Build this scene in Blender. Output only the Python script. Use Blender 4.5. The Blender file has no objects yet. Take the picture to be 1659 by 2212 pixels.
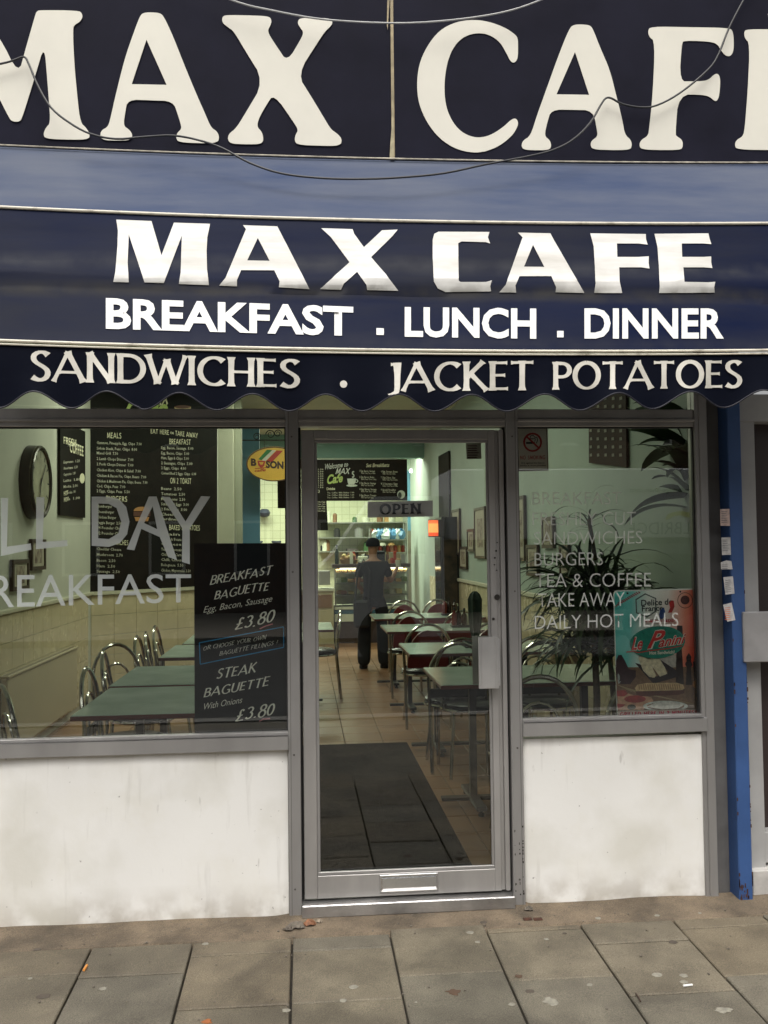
import bpy, bmesh, math, random
from mathutils import Vector, Matrix
random.seed(7)
S = bpy.context.scene
COL = S.collection
# ------------------------------------------------------------------ camera
PW, PH = 1659.0, 2212.0            # working pixel grid of the photograph
YAW, PIT, ROL, FOC = math.radians(5.0049), math.radians(2.1949), math.radians(-0.6721), 1987.5
CAM = Vector((0, -4.1, 1.6045))
_f = Vector((math.sin(YAW)*math.cos(PIT), math.cos(YAW)*math.cos(PIT), math.sin(PIT)))
_r0 = Vector((math.cos(YAW), -math.sin(YAW), 0)); _u0 = _r0.cross(_f)
_r = _r0*math.cos(ROL)+_u0*math.sin(ROL); _u = -_r0*math.sin(ROL)+_u0*math.cos(ROL)
cd = bpy.data.cameras.new('camera'); cam = bpy.data.objects.new('camera', cd); COL.objects.link(cam)
cam.matrix_world = Matrix(((_r.x,_u.x,-_f.x,CAM.x),(_r.y,_u.y,-_f.y,CAM.y),(_r.z,_u.z,-_f.z,CAM.z),(0,0,0,1)))
cd.sensor_fit = 'VERTICAL'; cd.sensor_height = 32.0; cd.lens = 32.0*FOC/PH
cd.clip_start = .05; cd.clip_end = 500
S.camera = cam
# ------------------------------------------------------------------ world and light
SUN_EL, SUN_AZ = 61, 190           # overcast noon, light from behind and above the camera
w = bpy.data.worlds.new('World'); S.world = w; w.use_nodes = True
nt = w.node_tree; bg = nt.nodes['Background']
sky = nt.nodes.new('ShaderNodeTexSky'); sky.sky_type = 'NISHITA'; sky.sun_disc = False
sky.sun_elevation = math.radians(SUN_EL); sky.sun_rotation = math.radians(SUN_AZ)
sky.air_density = 1.6; sky.dust_density = 8; sky.ozone_density = 1
hs = nt.nodes.new('ShaderNodeHueSaturation'); hs.inputs['Saturation'].default_value = .10
nt.links.new(sky.outputs[0], hs.inputs['Color']); nt.links.new(hs.outputs[0], bg.inputs[0])
bg.inputs[1].default_value = .15
sd = bpy.data.lights.new('sun', 'SUN'); sd.energy = 1.5; sd.angle = math.radians(42); sd.color = (1, .94, .86)
sun = bpy.data.objects.new('sun', sd); COL.objects.link(sun)
_a = math.radians(SUN_AZ); _e = math.radians(SUN_EL)
sdir = Vector((math.sin(_a)*math.cos(_e), math.cos(_a)*math.cos(_e), math.sin(_e)))
sun.rotation_euler = sdir.to_track_quat('Z', 'Y').to_euler(); sun.location = (0, -6, 12)
S.view_settings.view_transform = 'Standard'; S.view_settings.look = 'None'
S.view_settings.gamma = 1; S.view_settings.exposure = 0.27
S.render.engine = 'CYCLES'
S.cycles.max_bounces = 10; S.cycles.transparent_max_bounces = 16; S.cycles.diffuse_bounces = 4
# ------------------------------------------------------------------ pixel -> place
def ray(px, py): return _f*FOC + _r*(px-PW/2) - _u*(py-PH/2)
def aty(px, py, Y=0.0):
    d = ray(px, py); return CAM + d*((Y-CAM.y)/d.y)
def atx(px, py, X):
    d = ray(px, py); return CAM + d*((X-CAM.x)/d.x)
def atz(px, py, Z):
    d = ray(px, py); return CAM + d*((Z-CAM.z)/d.z)
def atp(px, py, P, N):
    d = ray(px, py); return CAM + d*((P-CAM).dot(N)/d.dot(N))
def PLY(Y): return lambda px, py: aty(px, py, Y)
def PLX(X): return lambda px, py: atx(px, py, X)
# ------------------------------------------------------------------ materials
MC = {}
def mat(name, col, rough=.6, metal=0., var=.12, scale=6., bump=0., bscale=40., stretch=(1,1,1), spec=.5, col2=None, coat=0., thr=None, detail=5.):
    if name in MC: return MC[name]
    m = bpy.data.materials.new(name); m.use_nodes = True; t = m.node_tree; b = t.nodes['Principled BSDF']; L = t.links
    g = t.nodes.new('ShaderNodeNewGeometry'); mp = t.nodes.new('ShaderNodeMapping'); mp.inputs['Scale'].default_value = stretch
    L.new(g.outputs['Position'], mp.inputs['Vector'])
    n = t.nodes.new('ShaderNodeTexNoise'); n.inputs['Scale'].default_value = scale; n.inputs['Detail'].default_value = detail; n.inputs['Roughness'].default_value = .6
    L.new(mp.outputs[0], n.inputs['Vector'])
    mr = t.nodes.new('ShaderNodeMapRange'); lo, hi = thr or (.3, .7); mr.inputs[1].default_value = lo; mr.inputs[2].default_value = hi
    L.new(n.outputs['Fac'], mr.inputs[0])
    mx = t.nodes.new('ShaderNodeMix'); mx.data_type = 'RGBA'
    c2 = col2 or tuple(c*(1-var*1.6) for c in col)
    c1 = tuple(min(1, c*(1+var*.5)) for c in col) if not col2 else col
    mx.inputs[6].default_value = (*c2, 1); mx.inputs[7].default_value = (*c1, 1)
    L.new(mr.outputs[0], mx.inputs[0]); L.new(mx.outputs[2], b.inputs['Base Color'])
    b.inputs['Roughness'].default_value = rough; b.inputs['Metallic'].default_value = metal
    b.inputs['Specular IOR Level'].default_value = spec; b.inputs['Coat Weight'].default_value = coat
    rr = t.nodes.new('ShaderNodeMapRange'); rr.inputs[3].default_value = max(0, rough-.08); rr.inputs[4].default_value = min(1, rough+.1)
    L.new(n.outputs['Fac'], rr.inputs[0]); L.new(rr.outputs[0], b.inputs['Roughness'])
    if bump:
        n2 = t.nodes.new('ShaderNodeTexNoise'); n2.inputs['Scale'].default_value = bscale; n2.inputs['Detail'].default_value = 4
        L.new(mp.outputs[0], n2.inputs['Vector'])
        bp = t.nodes.new('ShaderNodeBump'); bp.inputs['Strength'].default_value = bump; bp.inputs['Distance'].default_value = .01
        L.new(n2.outputs['Fac'], bp.inputs['Height']); L.new(bp.outputs[0], b.inputs['Normal'])
    MC[name] = m; return m
def emat(name, col, e):
    if name in MC: return MC[name]
    m = bpy.data.materials.new(name); m.use_nodes = True; b = m.node_tree.nodes['Principled BSDF']
    b.inputs['Base Color'].default_value = (*col, 1); b.inputs['Emission Color'].default_value = (*col, 1); b.inputs['Emission Strength'].default_value = e
    MC[name] = m; return m
def glassmat(name='pane_glass', tint=(.93,.96,.93), boost=1.0):
    if name in MC: return MC[name]
    m = bpy.data.materials.new(name); m.use_nodes = True; t = m.node_tree; t.nodes.clear(); L = t.links
    o = t.nodes.new('ShaderNodeOutputMaterial'); mx = t.nodes.new('ShaderNodeMixShader')
    tr = t.nodes.new('ShaderNodeBsdfTransparent'); tr.inputs[0].default_value = (*tint, 1)
    gl = t.nodes.new('ShaderNodeBsdfGlossy'); gl.inputs['Roughness'].default_value = .0
    fr = t.nodes.new('ShaderNodeFresnel'); fr.inputs[0].default_value = 1.5
    mu = t.nodes.new('ShaderNodeMath'); mu.operation = 'MULTIPLY'; mu.inputs[1].default_value = boost; mu.use_clamp = True
    L.new(fr.outputs[0], mu.inputs[0]); L.new(mu.outputs[0], mx.inputs[0]); L.new(tr.outputs[0], mx.inputs[1]); L.new(gl.outputs[0], mx.inputs[2]); L.new(mx.outputs[0], o.inputs[0])
    MC[name] = m; return m
def vinylmat(name, col, alpha):
    if name in MC: return MC[name]
    m = bpy.data.materials.new(name); m.use_nodes = True; b = m.node_tree.nodes['Principled BSDF']
    b.inputs['Base Color'].default_value = (*col, 1); b.inputs['Roughness'].default_value = .7; b.inputs['Alpha'].default_value = alpha
    MC[name] = m; return m
# ------------------------------------------------------------------ object helpers
ORG = {}
def setp(o, label=None, cat=None, group=None, kind=None):
    if label: o['label'] = label
    if cat: o['category'] = cat
    if group: o['group'] = group
    if kind: o['kind'] = kind
    return o
def thing(name, label, cat, loc=(0,0,0), rz=0., group=None):
    o = bpy.data.objects.new(name, None); COL.objects.link(o); o.location = loc; o.rotation_euler = (0,0,rz); o.empty_display_size = .1
    ORG[o.name] = Vector(loc); return setp(o, label, cat, group)
class MB:
    def __init__(s): s.v = []; s.f = []
    def add(s, vs, fs):
        k = len(s.v); s.v += [Vector(v) for v in vs]; s.f += [tuple(i+k for i in f) for f in fs]; return s
    def box(s, x0, x1, y0, y1, z0, z1, c=0.0):
        if c > 0:
            b = bmesh.new(); bmesh.ops.create_cube(b, size=1)
            for v in b.verts: v.co = Vector(((x0+x1)/2+v.co.x*(x1-x0), (y0+y1)/2+v.co.y*(y1-y0), (z0+z1)/2+v.co.z*(z1-z0)))
            bmesh.ops.bevel(b, geom=list(b.edges), offset=c, segments=1, affect='EDGES')
            b.verts.index_update(); s.add([v.co.copy() for v in b.verts], [[v.index for v in f.verts] for f in b.faces]); b.free(); return s
        return s.add([(x0,y0,z0),(x1,y0,z0),(x1,y1,z0),(x0,y1,z0),(x0,y0,z1),(x1,y0,z1),(x1,y1,z1),(x0,y1,z1)],
                     [(3,2,1,0),(4,5,6,7),(0,1,5,4),(1,2,6,5),(2,3,7,6),(3,0,4,7)])
    def quad(s, a, b, c, d): return s.add([a,b,c,d], [(0,1,2,3)])
    def slabpoly(s, pts, n, t):      # extruded polygon (convex or simple)
        n = Vector(n)*t; k = len(pts); vs = [Vector(p) for p in pts]+[Vector(p)+n for p in pts]
        return s.add(vs, [tuple(range(k))[::-1], tuple(range(k, 2*k))]+[(i,(i+1)%k,k+(i+1)%k,k+i) for i in range(k)])
    def tube(s, pts, r, seg=8, closed=False, caps=True):
        P = [Vector(p) for p in pts]; n = len(P); rs = r if isinstance(r, (list,tuple)) else [r]*n
        rings = []; up = None
        for i in range(n):
            a = P[(i-1) % n] if (closed or i > 0) else P[i]; b = P[(i+1) % n] if (closed or i < n-1) else P[i]
            t = (b-a).normalized() if (b-a).length > 1e-9 else Vector((0,0,1))
            if up is None: up = t.orthogonal().normalized()
            up = (up - t*up.dot(t)); up = up.normalized() if up.length > 1e-6 else t.orthogonal().normalized()
            sd_ = t.cross(up)
            rings.append([P[i]+(up*math.cos(2*math.pi*k/seg)+sd_*math.sin(2*math.pi*k/seg))*rs[i] for k in range(seg)])
        vs = [v for rg in rings for v in rg]; fs = []
        for i in range(n if closed else n-1):
            j = (i+1) % n
            for k in range(seg): fs.append((i*seg+k, i*seg+(k+1)%seg, j*seg+(k+1)%seg, j*seg+k))
        if caps and not closed: fs += [tuple(range(seg))[::-1], tuple((n-1)*seg+k for k in range(seg))]
        return s.add(vs, fs)
    def lathe(s, prof, c=(0,0,0), seg=20):
        c = Vector(c); vs = []; fs = []
        for r, z in prof:
            for k in range(seg): a = 2*math.pi*k/seg; vs.append(c+Vector((r*math.cos(a), r*math.sin(a), z)))
        for i in range(len(prof)-1):
            for k in range(seg): fs.append((i*seg+k, i*seg+(k+1)%seg, (i+1)*seg+(k+1)%seg, (i+1)*seg+k))
        fs += [tuple(range(seg))[::-1], tuple((len(prof)-1)*seg+k for k in range(seg))]
        return s.add(vs, fs)
    def mesh(s, name, org=Vector((0,0,0)), smooth=False):
        m = bpy.data.meshes.new(name); m.from_pydata([v-org for v in s.v], [], s.f); m.update()
        if smooth: 
            for p in m.polygons: p.use_smooth = True
            try: m.set_sharp_from_angle(angle=math.radians(38))
            except Exception: pass
        return m
def part(name, mb, m, parent=None, smooth=False, label=None, kind=None):
    org = ORG.get(parent.name, Vector((0,0,0))) if parent is not None else Vector((0,0,0))
    me = mb.mesh(name, org, smooth) if isinstance(mb, MB) else mb
    if not isinstance(mb, MB):
        me.transform(Matrix.Translation(-org))
    o = bpy.data.objects.new(name, me); COL.objects.link(o); me.materials.clear(); me.materials.append(m)
    if parent is not None: o.parent = parent; ORG[o.name] = org
    return setp(o, label, None, None, kind)
def solo(name, mb, m, label, cat, group=None, loc=None, smooth=False):
    loc = Vector(loc) if loc is not None else Vector((0,0,0))
    me = mb.mesh(name, loc, smooth) if isinstance(mb, MB) else mb
    if not isinstance(mb, MB): me.transform(Matrix.Translation(-loc))
    o = bpy.data.objects.new(name, me); COL.objects.link(o); o.location = loc; me.materials.clear(); me.materials.append(m); ORG[o.name] = loc
    return setp(o, label, cat, group)
def struct(name, mb, m, loc=(0,0,0)):
    o = solo(name, mb, m, None, None, None, loc); o['kind'] = 'structure'; return o
def dup(root, loc, rz=0., label=None, group=None):
    def cp(o, par):
        c = o.copy(); COL.objects.link(c)
        if par is not None: c.parent = par
        for ch in list(o.children): cp(ch, c)
        return c
    r = cp(root, None); r.location = loc; r.rotation_euler = (0,0,rz)
    if label: r['label'] = label
    if group: r['group'] = group
    return r
def xf(cx, cy, k): return lambda pts: [(cx+k*x, cy+k*y) for x, y in pts]
# crop grids used while measuring the photograph
G1 = xf(0, 0, .5); G2 = xf(829.5, 0, .5); G3 = xf(0, 433.7, .5); G4 = xf(829.5, 433.7, .5)
G5 = xf(0, 840.4, .3922); G6 = xf(0, 1219.9, .3922)
D1 = xf(650.6, 908.1, .286); D2 = xf(650.6, 1253.8, .286)
R3 = xf(1084.3, 853.9, .3464); R4 = xf(1084.3, 1219.9, .3464)
F5 = xf(0, 1558.7, .5); F6 = xf(829.5, 1558.7, .5)
from mathutils.bvhtree import BVHTree
def surf(ob, lift=.0015):
    """pixel -> point on the real surface of a mesh object, lifted a little towards the street"""
    mw = Matrix.Translation(ORG.get(ob.name, Vector((0,0,0)))); bt = BVHTree.FromPolygons([mw@v.co for v in ob.data.vertices], [p.vertices[:] for p in ob.data.polygons])
    def f(px, py):
        d = ray(px, py).normalized(); h = bt.ray_cast(CAM, d)
        if h[0] is None: return aty(px, py, -.764)
        n = h[1] if h[1].dot(d) < 0 else -h[1]; return h[0]+n*lift
    return f
def sliced(me, step, axis=1):
    b = bmesh.new(); b.from_mesh(me); lo = min(v.co[axis] for v in b.verts); hi = max(v.co[axis] for v in b.verts); k = math.floor(lo/step)+1
    while k*step < hi:
        co = [0,0,0]; co[axis] = k*step; no = [0,0,0]; no[axis] = 1
        bmesh.ops.bisect_plane(b, geom=b.verts[:]+b.edges[:]+b.faces[:], plane_co=co, plane_no=no, dist=1e-5); k += 1
    b.to_mesh(me); b.free(); return me
def smooth_loop(pts, it=2):       # Chaikin rounding of a closed outline
    for _ in range(it):
        q = []
        for i in range(len(pts)):
            a = pts[i]; b = pts[(i+1) % len(pts)]
            q += [(a[0]*.75+b[0]*.25, a[1]*.75+b[1]*.25), (a[0]*.25+b[0]*.75, a[1]*.25+b[1]*.75)]
        pts = q
    return pts
def filled(loops, plane, ext=0.0, name='lettering', cut=0):
    """outlines in picture pixels -> filled flat mesh standing on its plane in the scene"""
    cu = bpy.data.curves.new('tmp', 'CURVE'); cu.dimensions = '2D'; cu.fill_mode = 'BOTH'; cu.extrude = .5 if ext else 0
    for lp in loops:
        sp = cu.splines.new('POLY'); sp.points.add(len(lp)-1); sp.use_cyclic_u = True
        for p, q in zip(sp.points, lp): p.co = (q[0], q[1], 0, 1)
    ob = bpy.data.objects.new('tmp', cu); COL.objects.link(ob)
    me = bpy.data.meshes.new_from_object(ob.evaluated_get(bpy.context.evaluated_depsgraph_get()))
    bpy.data.objects.remove(ob); bpy.data.curves.remove(cu)
    if cut: sliced(me, cut); sliced(me, cut*2, 0)
    for v in me.vertices:
        p = plane(v.co.x, v.co.y)
        if ext:
            tow = (CAM-p); tow.z = 0; tow.x = 0
            p = p + Vector((0, -1, 0))*ext*(v.co.z+.5)
        v.co = p
    me.name = name; return me
CAPH = None
def text_mesh(body, offset=0.0, shear=0.0, space=1.0, res=3):
    cu = bpy.data.curves.new('tmp', 'FONT'); cu.body = body; cu.size = 1; cu.offset = offset; cu.shear = shear; cu.space_character = space; cu.resolution_u = res
    ob = bpy.data.objects.new('tmp', cu); COL.objects.link(ob)
    me = bpy.data.meshes.new_from_object(ob.evaluated_get(bpy.context.evaluated_depsgraph_get()))
    bpy.data.objects.remove(ob); bpy.data.curves.remove(cu); return me
def capheight():
    global CAPH
    if CAPH is None:
        m = text_mesh('H'); CAPH = max(v.co.y for v in m.vertices); bpy.data.meshes.remove(m)
    return CAPH
def quadmap(me, q, plane, cap, name='lettering', x0=None, x1=None, cut=0):
    """q = (bottom-left, bottom-right, top-left, top-right) in picture pixels"""
    if not me.vertices: return me
    if x0 is None: x0 = min(v.co.x for v in me.vertices)
    if x1 is None: x1 = max(v.co.x for v in me.vertices)
    bl, br, tl, tr = q
    if cut: sliced(me, cut); sliced(me, cut*2, 0)
    for v in me.vertices:
        u = (v.co.x-x0)/(x1-x0); t = v.co.y/cap; dz = v.co.z
        px = (bl[0]*(1-u)+br[0]*u)*(1-t)+(tl[0]*(1-u)+tr[0]*u)*t
        py = (bl[1]*(1-u)+br[1]*u)*(1-t)+(tl[1]*(1-u)+tr[1]*u)*t
        p = plane(px, py); v.co = p + (CAM-p).normalized()*dz*.02
    me.name = name; return me
def word(body, bl, br, h, plane, h2=None, offset=0., shear=0., space=1., lean=0., res=3, cut=0):
    h2 = h2 or h
    return quadmap(text_mesh(body, offset, shear, space, res), (bl, br, (bl[0]+lean, bl[1]-h), (br[0]+lean, br[1]-h2)), plane, capheight(), cut=cut)
def join(meshes, name='lettering'):
    b = bmesh.new()
    for m in meshes: b.from_mesh(m); bpy.data.meshes.remove(m)
    o = bpy.data.meshes.new(name); b.to_mesh(o); b.free(); return o
# ---- a single-stroke alphabet for brush and flared lettering (unit height)
def _arc(cx, cy, rx, ry, a0, a1, n=10):
    return [(cx+rx*math.cos(math.radians(a0+(a1-a0)*i/n)), cy+ry*math.sin(math.radians(a0+(a1-a0)*i/n))) for i in range(n+1)]
GL = {
 'A': (.82, [[(0,0),(.40,1)], [(.38,1),(.82,0)], [(.16,.32),(.66,.32)]]),
 'B': (.58, [[(.08,0),(.08,1)], [(.08,.95)]+_arc(.30,.74,.22,.21,90,-90)+[(.08,.53)], [(.08,.53)]+_arc(.32,.27,.26,.24,90,-90)+[(.08,.03)]]),
 'C': (.74, [_arc(.44,.5,.38,.46,48,312,16)]),
 'D': (.74, [[(.08,0),(.08,1)], [(.08,.94)]+_arc(.30,.5,.40,.44,90,-90,14)+[(.08,.06)]]),
 'E': (.52, [[(.08,0),(.08,1)], [(.08,.94),(.50,.94)], [(.08,.52),(.44,.52)], [(.08,.06),(.52,.06)]]),
 'F': (.50, [[(.08,0),(.08,1)], [(.08,.94),(.50,.94)], [(.08,.50),(.44,.50)]]),
 'G': (.78, [_arc(.44,.5,.38,.46,48,300,16), [(.50,.42),(.72,.42),(.72,.08)]]),
 'H': (.70, [[(.08,0),(.08,1)], [(.62,0),(.62,1)], [(.08,.5),(.62,.5)]]),
 'I': (.16, [[(.08,0),(.08,1)]]),
 'J': (.32, [[(.24,1),(.24,.12),(.18,-.05),(.02,-.16)], [(.06,.94),(.30,.94)]]),
 'K': (.66, [[(.08,0),(.08,1)], [(.56,1),(.10,.48)], [(.20,.58),(.66,0)]]),
 'L': (.50, [[(.08,1),(.08,.05)], [(.08,.06),(.50,.06)]]),
 'M': (.86, [[(.06,0),(.14,1)], [(.14,1),(.43,.15)], [(.43,.15),(.72,1)], [(.72,1),(.80,0)]]),
 'N': (.74, [[(.08,0),(.08,1)], [(.06,1),(.66,.02)], [(.66,0),(.66,1)]]),
 'O': (.84, [_arc(.42,.5,.37,.46,90,450,22)]),
 'P': (.56, [[(.08,0),(.08,1)], [(.08,.95)]+_arc(.28,.70,.24,.24,90,-90)+[(.08,.46)]]),
 'Q': (.84, [_arc(.42,.5,.37,.46,90,450,22), [(.5,.2),(.8,-.08)]]),
 'R': (.62, [[(.08,0),(.08,1)], [(.08,.95)]+_arc(.28,.72,.24,.22,90,-90)+[(.08,.50)], [(.28,.50),(.62,0)]]),
 'S': (.54, [[(.48,.86),(.38,.94),(.24,.95),(.11,.86),(.09,.72),(.17,.60),(.33,.49),(.45,.37),(.47,.22),(.38,.08),(.22,.04),(.05,.13)]]),
 'T': (.64, [[(.32,0),(.32,1)], [(0,.94),(.64,.94)]]),
 'U': (.70, [[(.08,1),(.08,.3)]+_arc(.35,.3,.27,.26,180,360)+[(.62,1)]]),
 'V': (.76, [[(0,1),(.38,0)], [(.38,0),(.76,1)]]),
 'W': (1.02, [[(0,1),(.27,.02)], [(.27,.02),(.51,.85)], [(.51,.85),(.75,.02)], [(.75,.02),(1.02,1)]]),
 'X': (.70, [[(0,1),(.70,0)], [(.68,1),(.02,0)]]),
 'Y': (.68, [[(0,1),(.34,.48)], [(.68,1),(.34,.48)], [(.34,.48),(.34,0)]]),
 'Z': (.60, [[(.04,.94),(.56,.94)], [(.56,.94),(.02,.06)], [(.02,.06),(.60,.06)]]),
 '0': (.52, [_arc(.26,.5,.22,.45,90,450,16)]), '1': (.26, [[(.02,.8),(.16,1)], [(.16,1),(.16,0)]]),
 '2': (.5, [_arc(.25,.74,.2,.2,170,-30,8)+[(.05,.05)], [(.05,.05),(.5,.05)]]),
 '3': (.5, [_arc(.23,.74,.2,.21,150,-80,9), _arc(.23,.28,.24,.25,85,-150,10)]),
 '4': (.55, [[(.4,0),(.4,1)], [(.4,1),(.02,.3)], [(.02,.3),(.55,.3)]]),
 '5': (.5, [[(.45,.95),(.1,.95),(.08,.55)], _arc(.22,.32,.24,.27,110,-140,9)]),
 '6': (.5, [[(.42,.95),(.15,.7),(.05,.35)], _arc(.26,.26,.21,.22,180,540,12)]),
 '7': (.48, [[(.02,.95),(.48,.95),(.18,0)]]), '8': (.5, [_arc(.25,.74,.18,.2,90,450,12), _arc(.25,.27,.22,.25,90,450,12)]),
 '9': (.5, [_arc(.25,.7,.2,.22,0,360,12), [(.45,.7),(.4,.3),(.2,0)]]),
 '.': (.2, [[(.02,.06),(.16,.06)]]), ',': (.14, [[(.1,.08),(.03,-.12)]]), '!': (.16, [[(.12,1),(.08,.3)], [(.05,.05),(.1,.05)]]),
 '£': (.60, [[(.5,.82),(.36,.95),(.24,.8),(.26,.4),(.05,.03)], [(.05,.03),(.6,.05)], [(.05,.45),(.48,.48)]]), '&': (.72, [[(.7,0),(.2,.7),(.25,.95),(.42,.93),(.45,.75),(.08,.35),(.12,.06),(.4,.03),(.68,.45)]]),
 '-': (.34, [[(.04,.45),(.3,.45)]]), "'": (.1, [[(.06,1),(.04,.8)]]), ' ': (.38, []), '/': (.4, [[(0,0),(.4,1)]]),
}
def strokes(body, wid=.16, flare=.45, gap=.14, jit=0., thin=None, caps=False):
    """mesh in glyph space; every stroke is a ribbon that flares towards its ends"""
    vs = []; fs = []; x = 0; zi = 0
    for ch in body:
        gw, sts = GL.get(ch, GL.get(ch.upper(), GL[' ']))
        jy = random.uniform(-jit, jit); js = 1+random.uniform(-jit, jit)
        for st in sts:
            P = [Vector((p[0]*js, p[1]*js+jy)) for p in st]
            if len(P) > 2:
                Q = []
                for i in range(len(P)-1):
                    p0 = P[max(0,i-1)]; p1 = P[i]; p2 = P[i+1]; p3 = P[min(len(P)-1,i+2)]
                    for t in (0, .5):
                        Q.append(.5*((2*p1)+(-p0+p2)*t+(2*p0-5*p1+4*p2-p3)*t*t+(-p0+3*p1-3*p2+p3)*t**3))
                P = Q+[P[-1]]
            else: P = [P[0].lerp(P[-1], t) for t in (0,.12,.35,.65,.88,1)]
            n = len(P); k0 = len(vs); zi += 1
            for i in range(n):
                d = (P[min(n-1,i+1)]-P[max(0,i-1)]); d = d.normalized() if d.length > 1e-9 else Vector((1,0))
                nn = Vector((-d.y, d.x)); s = i/(n-1); fl = 1+flare*(abs(2*s-1)**4)
                base = wid
                if thin: base = wid*(thin+(1-thin)*abs(nn.x)**1.2) if not (len(st) == 2 and st[1][0] > st[0][0] and st[1][1] > st[0][1] and ch in 'AWVNM' and st[0][0] < st[1][0]) else wid*(thin+.12)
                hw = base/2*fl
                for sg in (1, -1): q = P[i]+nn*hw*sg; vs.append((x+q.x, q.y, zi*.01))
            for i in range(n-1): a = k0+2*i; fs.append((a, a+1, a+3, a+2))
        x += gw+gap
    me = bpy.data.meshes.new('strokes'); me.from_pydata(vs, [], fs); return me
def brush(body, bl, br, h, plane, h2=None, lean=0., cut=0, **kw):
    h2 = h2 or h
    return quadmap(strokes(body, **kw), (bl, br, (bl[0]+lean, bl[1]-h), (br[0]+lean, br[1]-h2)), plane, 1.0, cut=cut)
def quadratic(p0, p1, p2):
    (x0,y0),(x1,y1),(x2,y2) = p0,p1,p2
    return lambda x: y0*(x-x1)*(x-x2)/((x0-x1)*(x0-x2))+y1*(x-x0)*(x-x2)/((x1-x0)*(x1-x2))+y2*(x-x0)*(x-x1)/((x2-x0)*(x2-x1))


# ================================================================== SETTING
ALU = mat('aluminium', (.36,.35,.34), .42, .55, .14, 3, .05, 120, (1,1,.3))
ALU2 = mat('aluminium_polished', (.62,.62,.62), .2, .9, .08, 5)
ALUD = mat('aluminium_door', (.40,.385,.37), .4, .5, .16, 4, .06, 90, (1,1,.25))
BLK = mat('black_rubber', (.012,.012,.012), .6)
WHT = mat('white_render', (.74,.728,.695), .75, 0, .1, 3.2, .12, 14, col2=(.70,.68,.62), thr=(.22,.50), detail=7)
def grime(m):
    t = m.node_tree; L = t.links; b = t.nodes['Principled BSDF']; src = b.inputs['Base Color'].links[0].from_socket
    g_ = t.nodes.new('ShaderNodeNewGeometry'); sp = t.nodes.new('ShaderNodeSeparateXYZ'); L.new(g_.outputs['Position'], sp.inputs[0])
    def noise(sc, st, lo, hi, det=6):
        mp_ = t.nodes.new('ShaderNodeMapping'); mp_.inputs['Scale'].default_value = st; L.new(g_.outputs['Position'], mp_.inputs[0])
        n = t.nodes.new('ShaderNodeTexNoise'); n.inputs['Scale'].default_value = sc; n.inputs['Detail'].default_value = det; L.new(mp_.outputs[0], n.inputs['Vector'])
        r_ = t.nodes.new('ShaderNodeMapRange'); r_.inputs[1].default_value = lo; r_.inputs[2].default_value = hi; L.new(n.outputs['Fac'], r_.inputs[0]); return r_.outputs[0]
    def mul(a, c):
        n = t.nodes.new('ShaderNodeMath'); n.operation = 'MULTIPLY'; L.new(a, n.inputs[0])
        if isinstance(c, float): n.inputs[1].default_value = c
        else: L.new(c, n.inputs[1])
        return n.outputs[0]
    def over(src, fac, col):
        x = t.nodes.new('ShaderNodeMix'); x.data_type = 'RGBA'; L.new(fac, x.inputs[0]); L.new(src, x.inputs[6]); x.inputs[7].default_value = (*col, 1); return x.outputs[2]
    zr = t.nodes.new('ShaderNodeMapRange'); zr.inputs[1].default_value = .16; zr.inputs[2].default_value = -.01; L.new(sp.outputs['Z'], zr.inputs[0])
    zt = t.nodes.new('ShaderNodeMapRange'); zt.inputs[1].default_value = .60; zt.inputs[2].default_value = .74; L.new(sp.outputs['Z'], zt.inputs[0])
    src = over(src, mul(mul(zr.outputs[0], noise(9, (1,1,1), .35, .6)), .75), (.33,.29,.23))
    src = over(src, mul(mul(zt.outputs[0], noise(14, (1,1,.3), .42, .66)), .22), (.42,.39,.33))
    src = over(src, mul(noise(22, (1,1,.12), .62, .74), .28), (.40,.38,.34))
    src = over(src, mul(noise(2.2, (1,1,1), .50, .68), .6), (.55,.53,.46))
    src = over(src, mul(noise(38, (1,1,1), .72, .76, 3), .7), (.16,.14,.12))
    src = over(src, mul(noise(9, (3,1,.8), .68, .76, 8), .5), (.30,.28,.25))
    L.new(src, b.inputs['Base Color'])
grime(WHT)
GLS = glassmat('pane_glass', (.97,.985,.965), 1.7)
FALL = -.0275
def gz(y): return FALL*(-y) if y < 0 else 0.0
# pavement: bed, mortar strip and separate slabs
JM = mat('joint_mortar', (.036,.030,.022), .95, 0, .4, 30, .5, 90)
APR = mat('apron_concrete', (.160,.122,.082), .9, 0, .3, 5, .5, 60, col2=(.066,.052,.036), thr=(.3,.6))
pav = MB(); pav.quad((-9,-5.4,gz(-5.4)-.03),(9,-5.4,gz(-5.4)-.012),(9,0.3,-.012),(-9,0.3,-.012))
pavement = struct('pavement', pav, JM)
ap = MB()
N = 60
for i in range(N):
    xa, xb = -5+10*i/N, -5+10*(i+1)/N
    def pr(x):
        y1 = -.205+.012*math.sin(x*7)+.008*math.sin(x*23)
        return [(x, .02, .012+.004*math.sin(x*9)), (x, -.05, .004), (x, y1, gz(y1)-.0005), (x, y1-.015, -.03)]
    A, B_ = pr(xa), pr(xb)
    for j in range(3): ap.quad(A[j+1], B_[j+1], B_[j], A[j])
part('mortar_strip', ap, APR, pavement)
SL = [mat('paving_stone_%s' % n, c, .68, 0, .16, 3.2, .45, 170, col2=c2, thr=(.36,.60), detail=9) for n, c, c2 in
      (('buff', (.148,.126,.088), (.088,.074,.051)), ('grey', (.132,.117,.087), (.078,.068,.050)), ('warm', (.146,.120,.080), (.088,.071,.047)))]
PT = .405; g = .008
offs = {0:.372, 1:.165, 2:.25, 3:.42, -1:.39, -2:.50, -3:.30, -4:.18, 4:.3, 5:.2, -5:.4}
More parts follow.
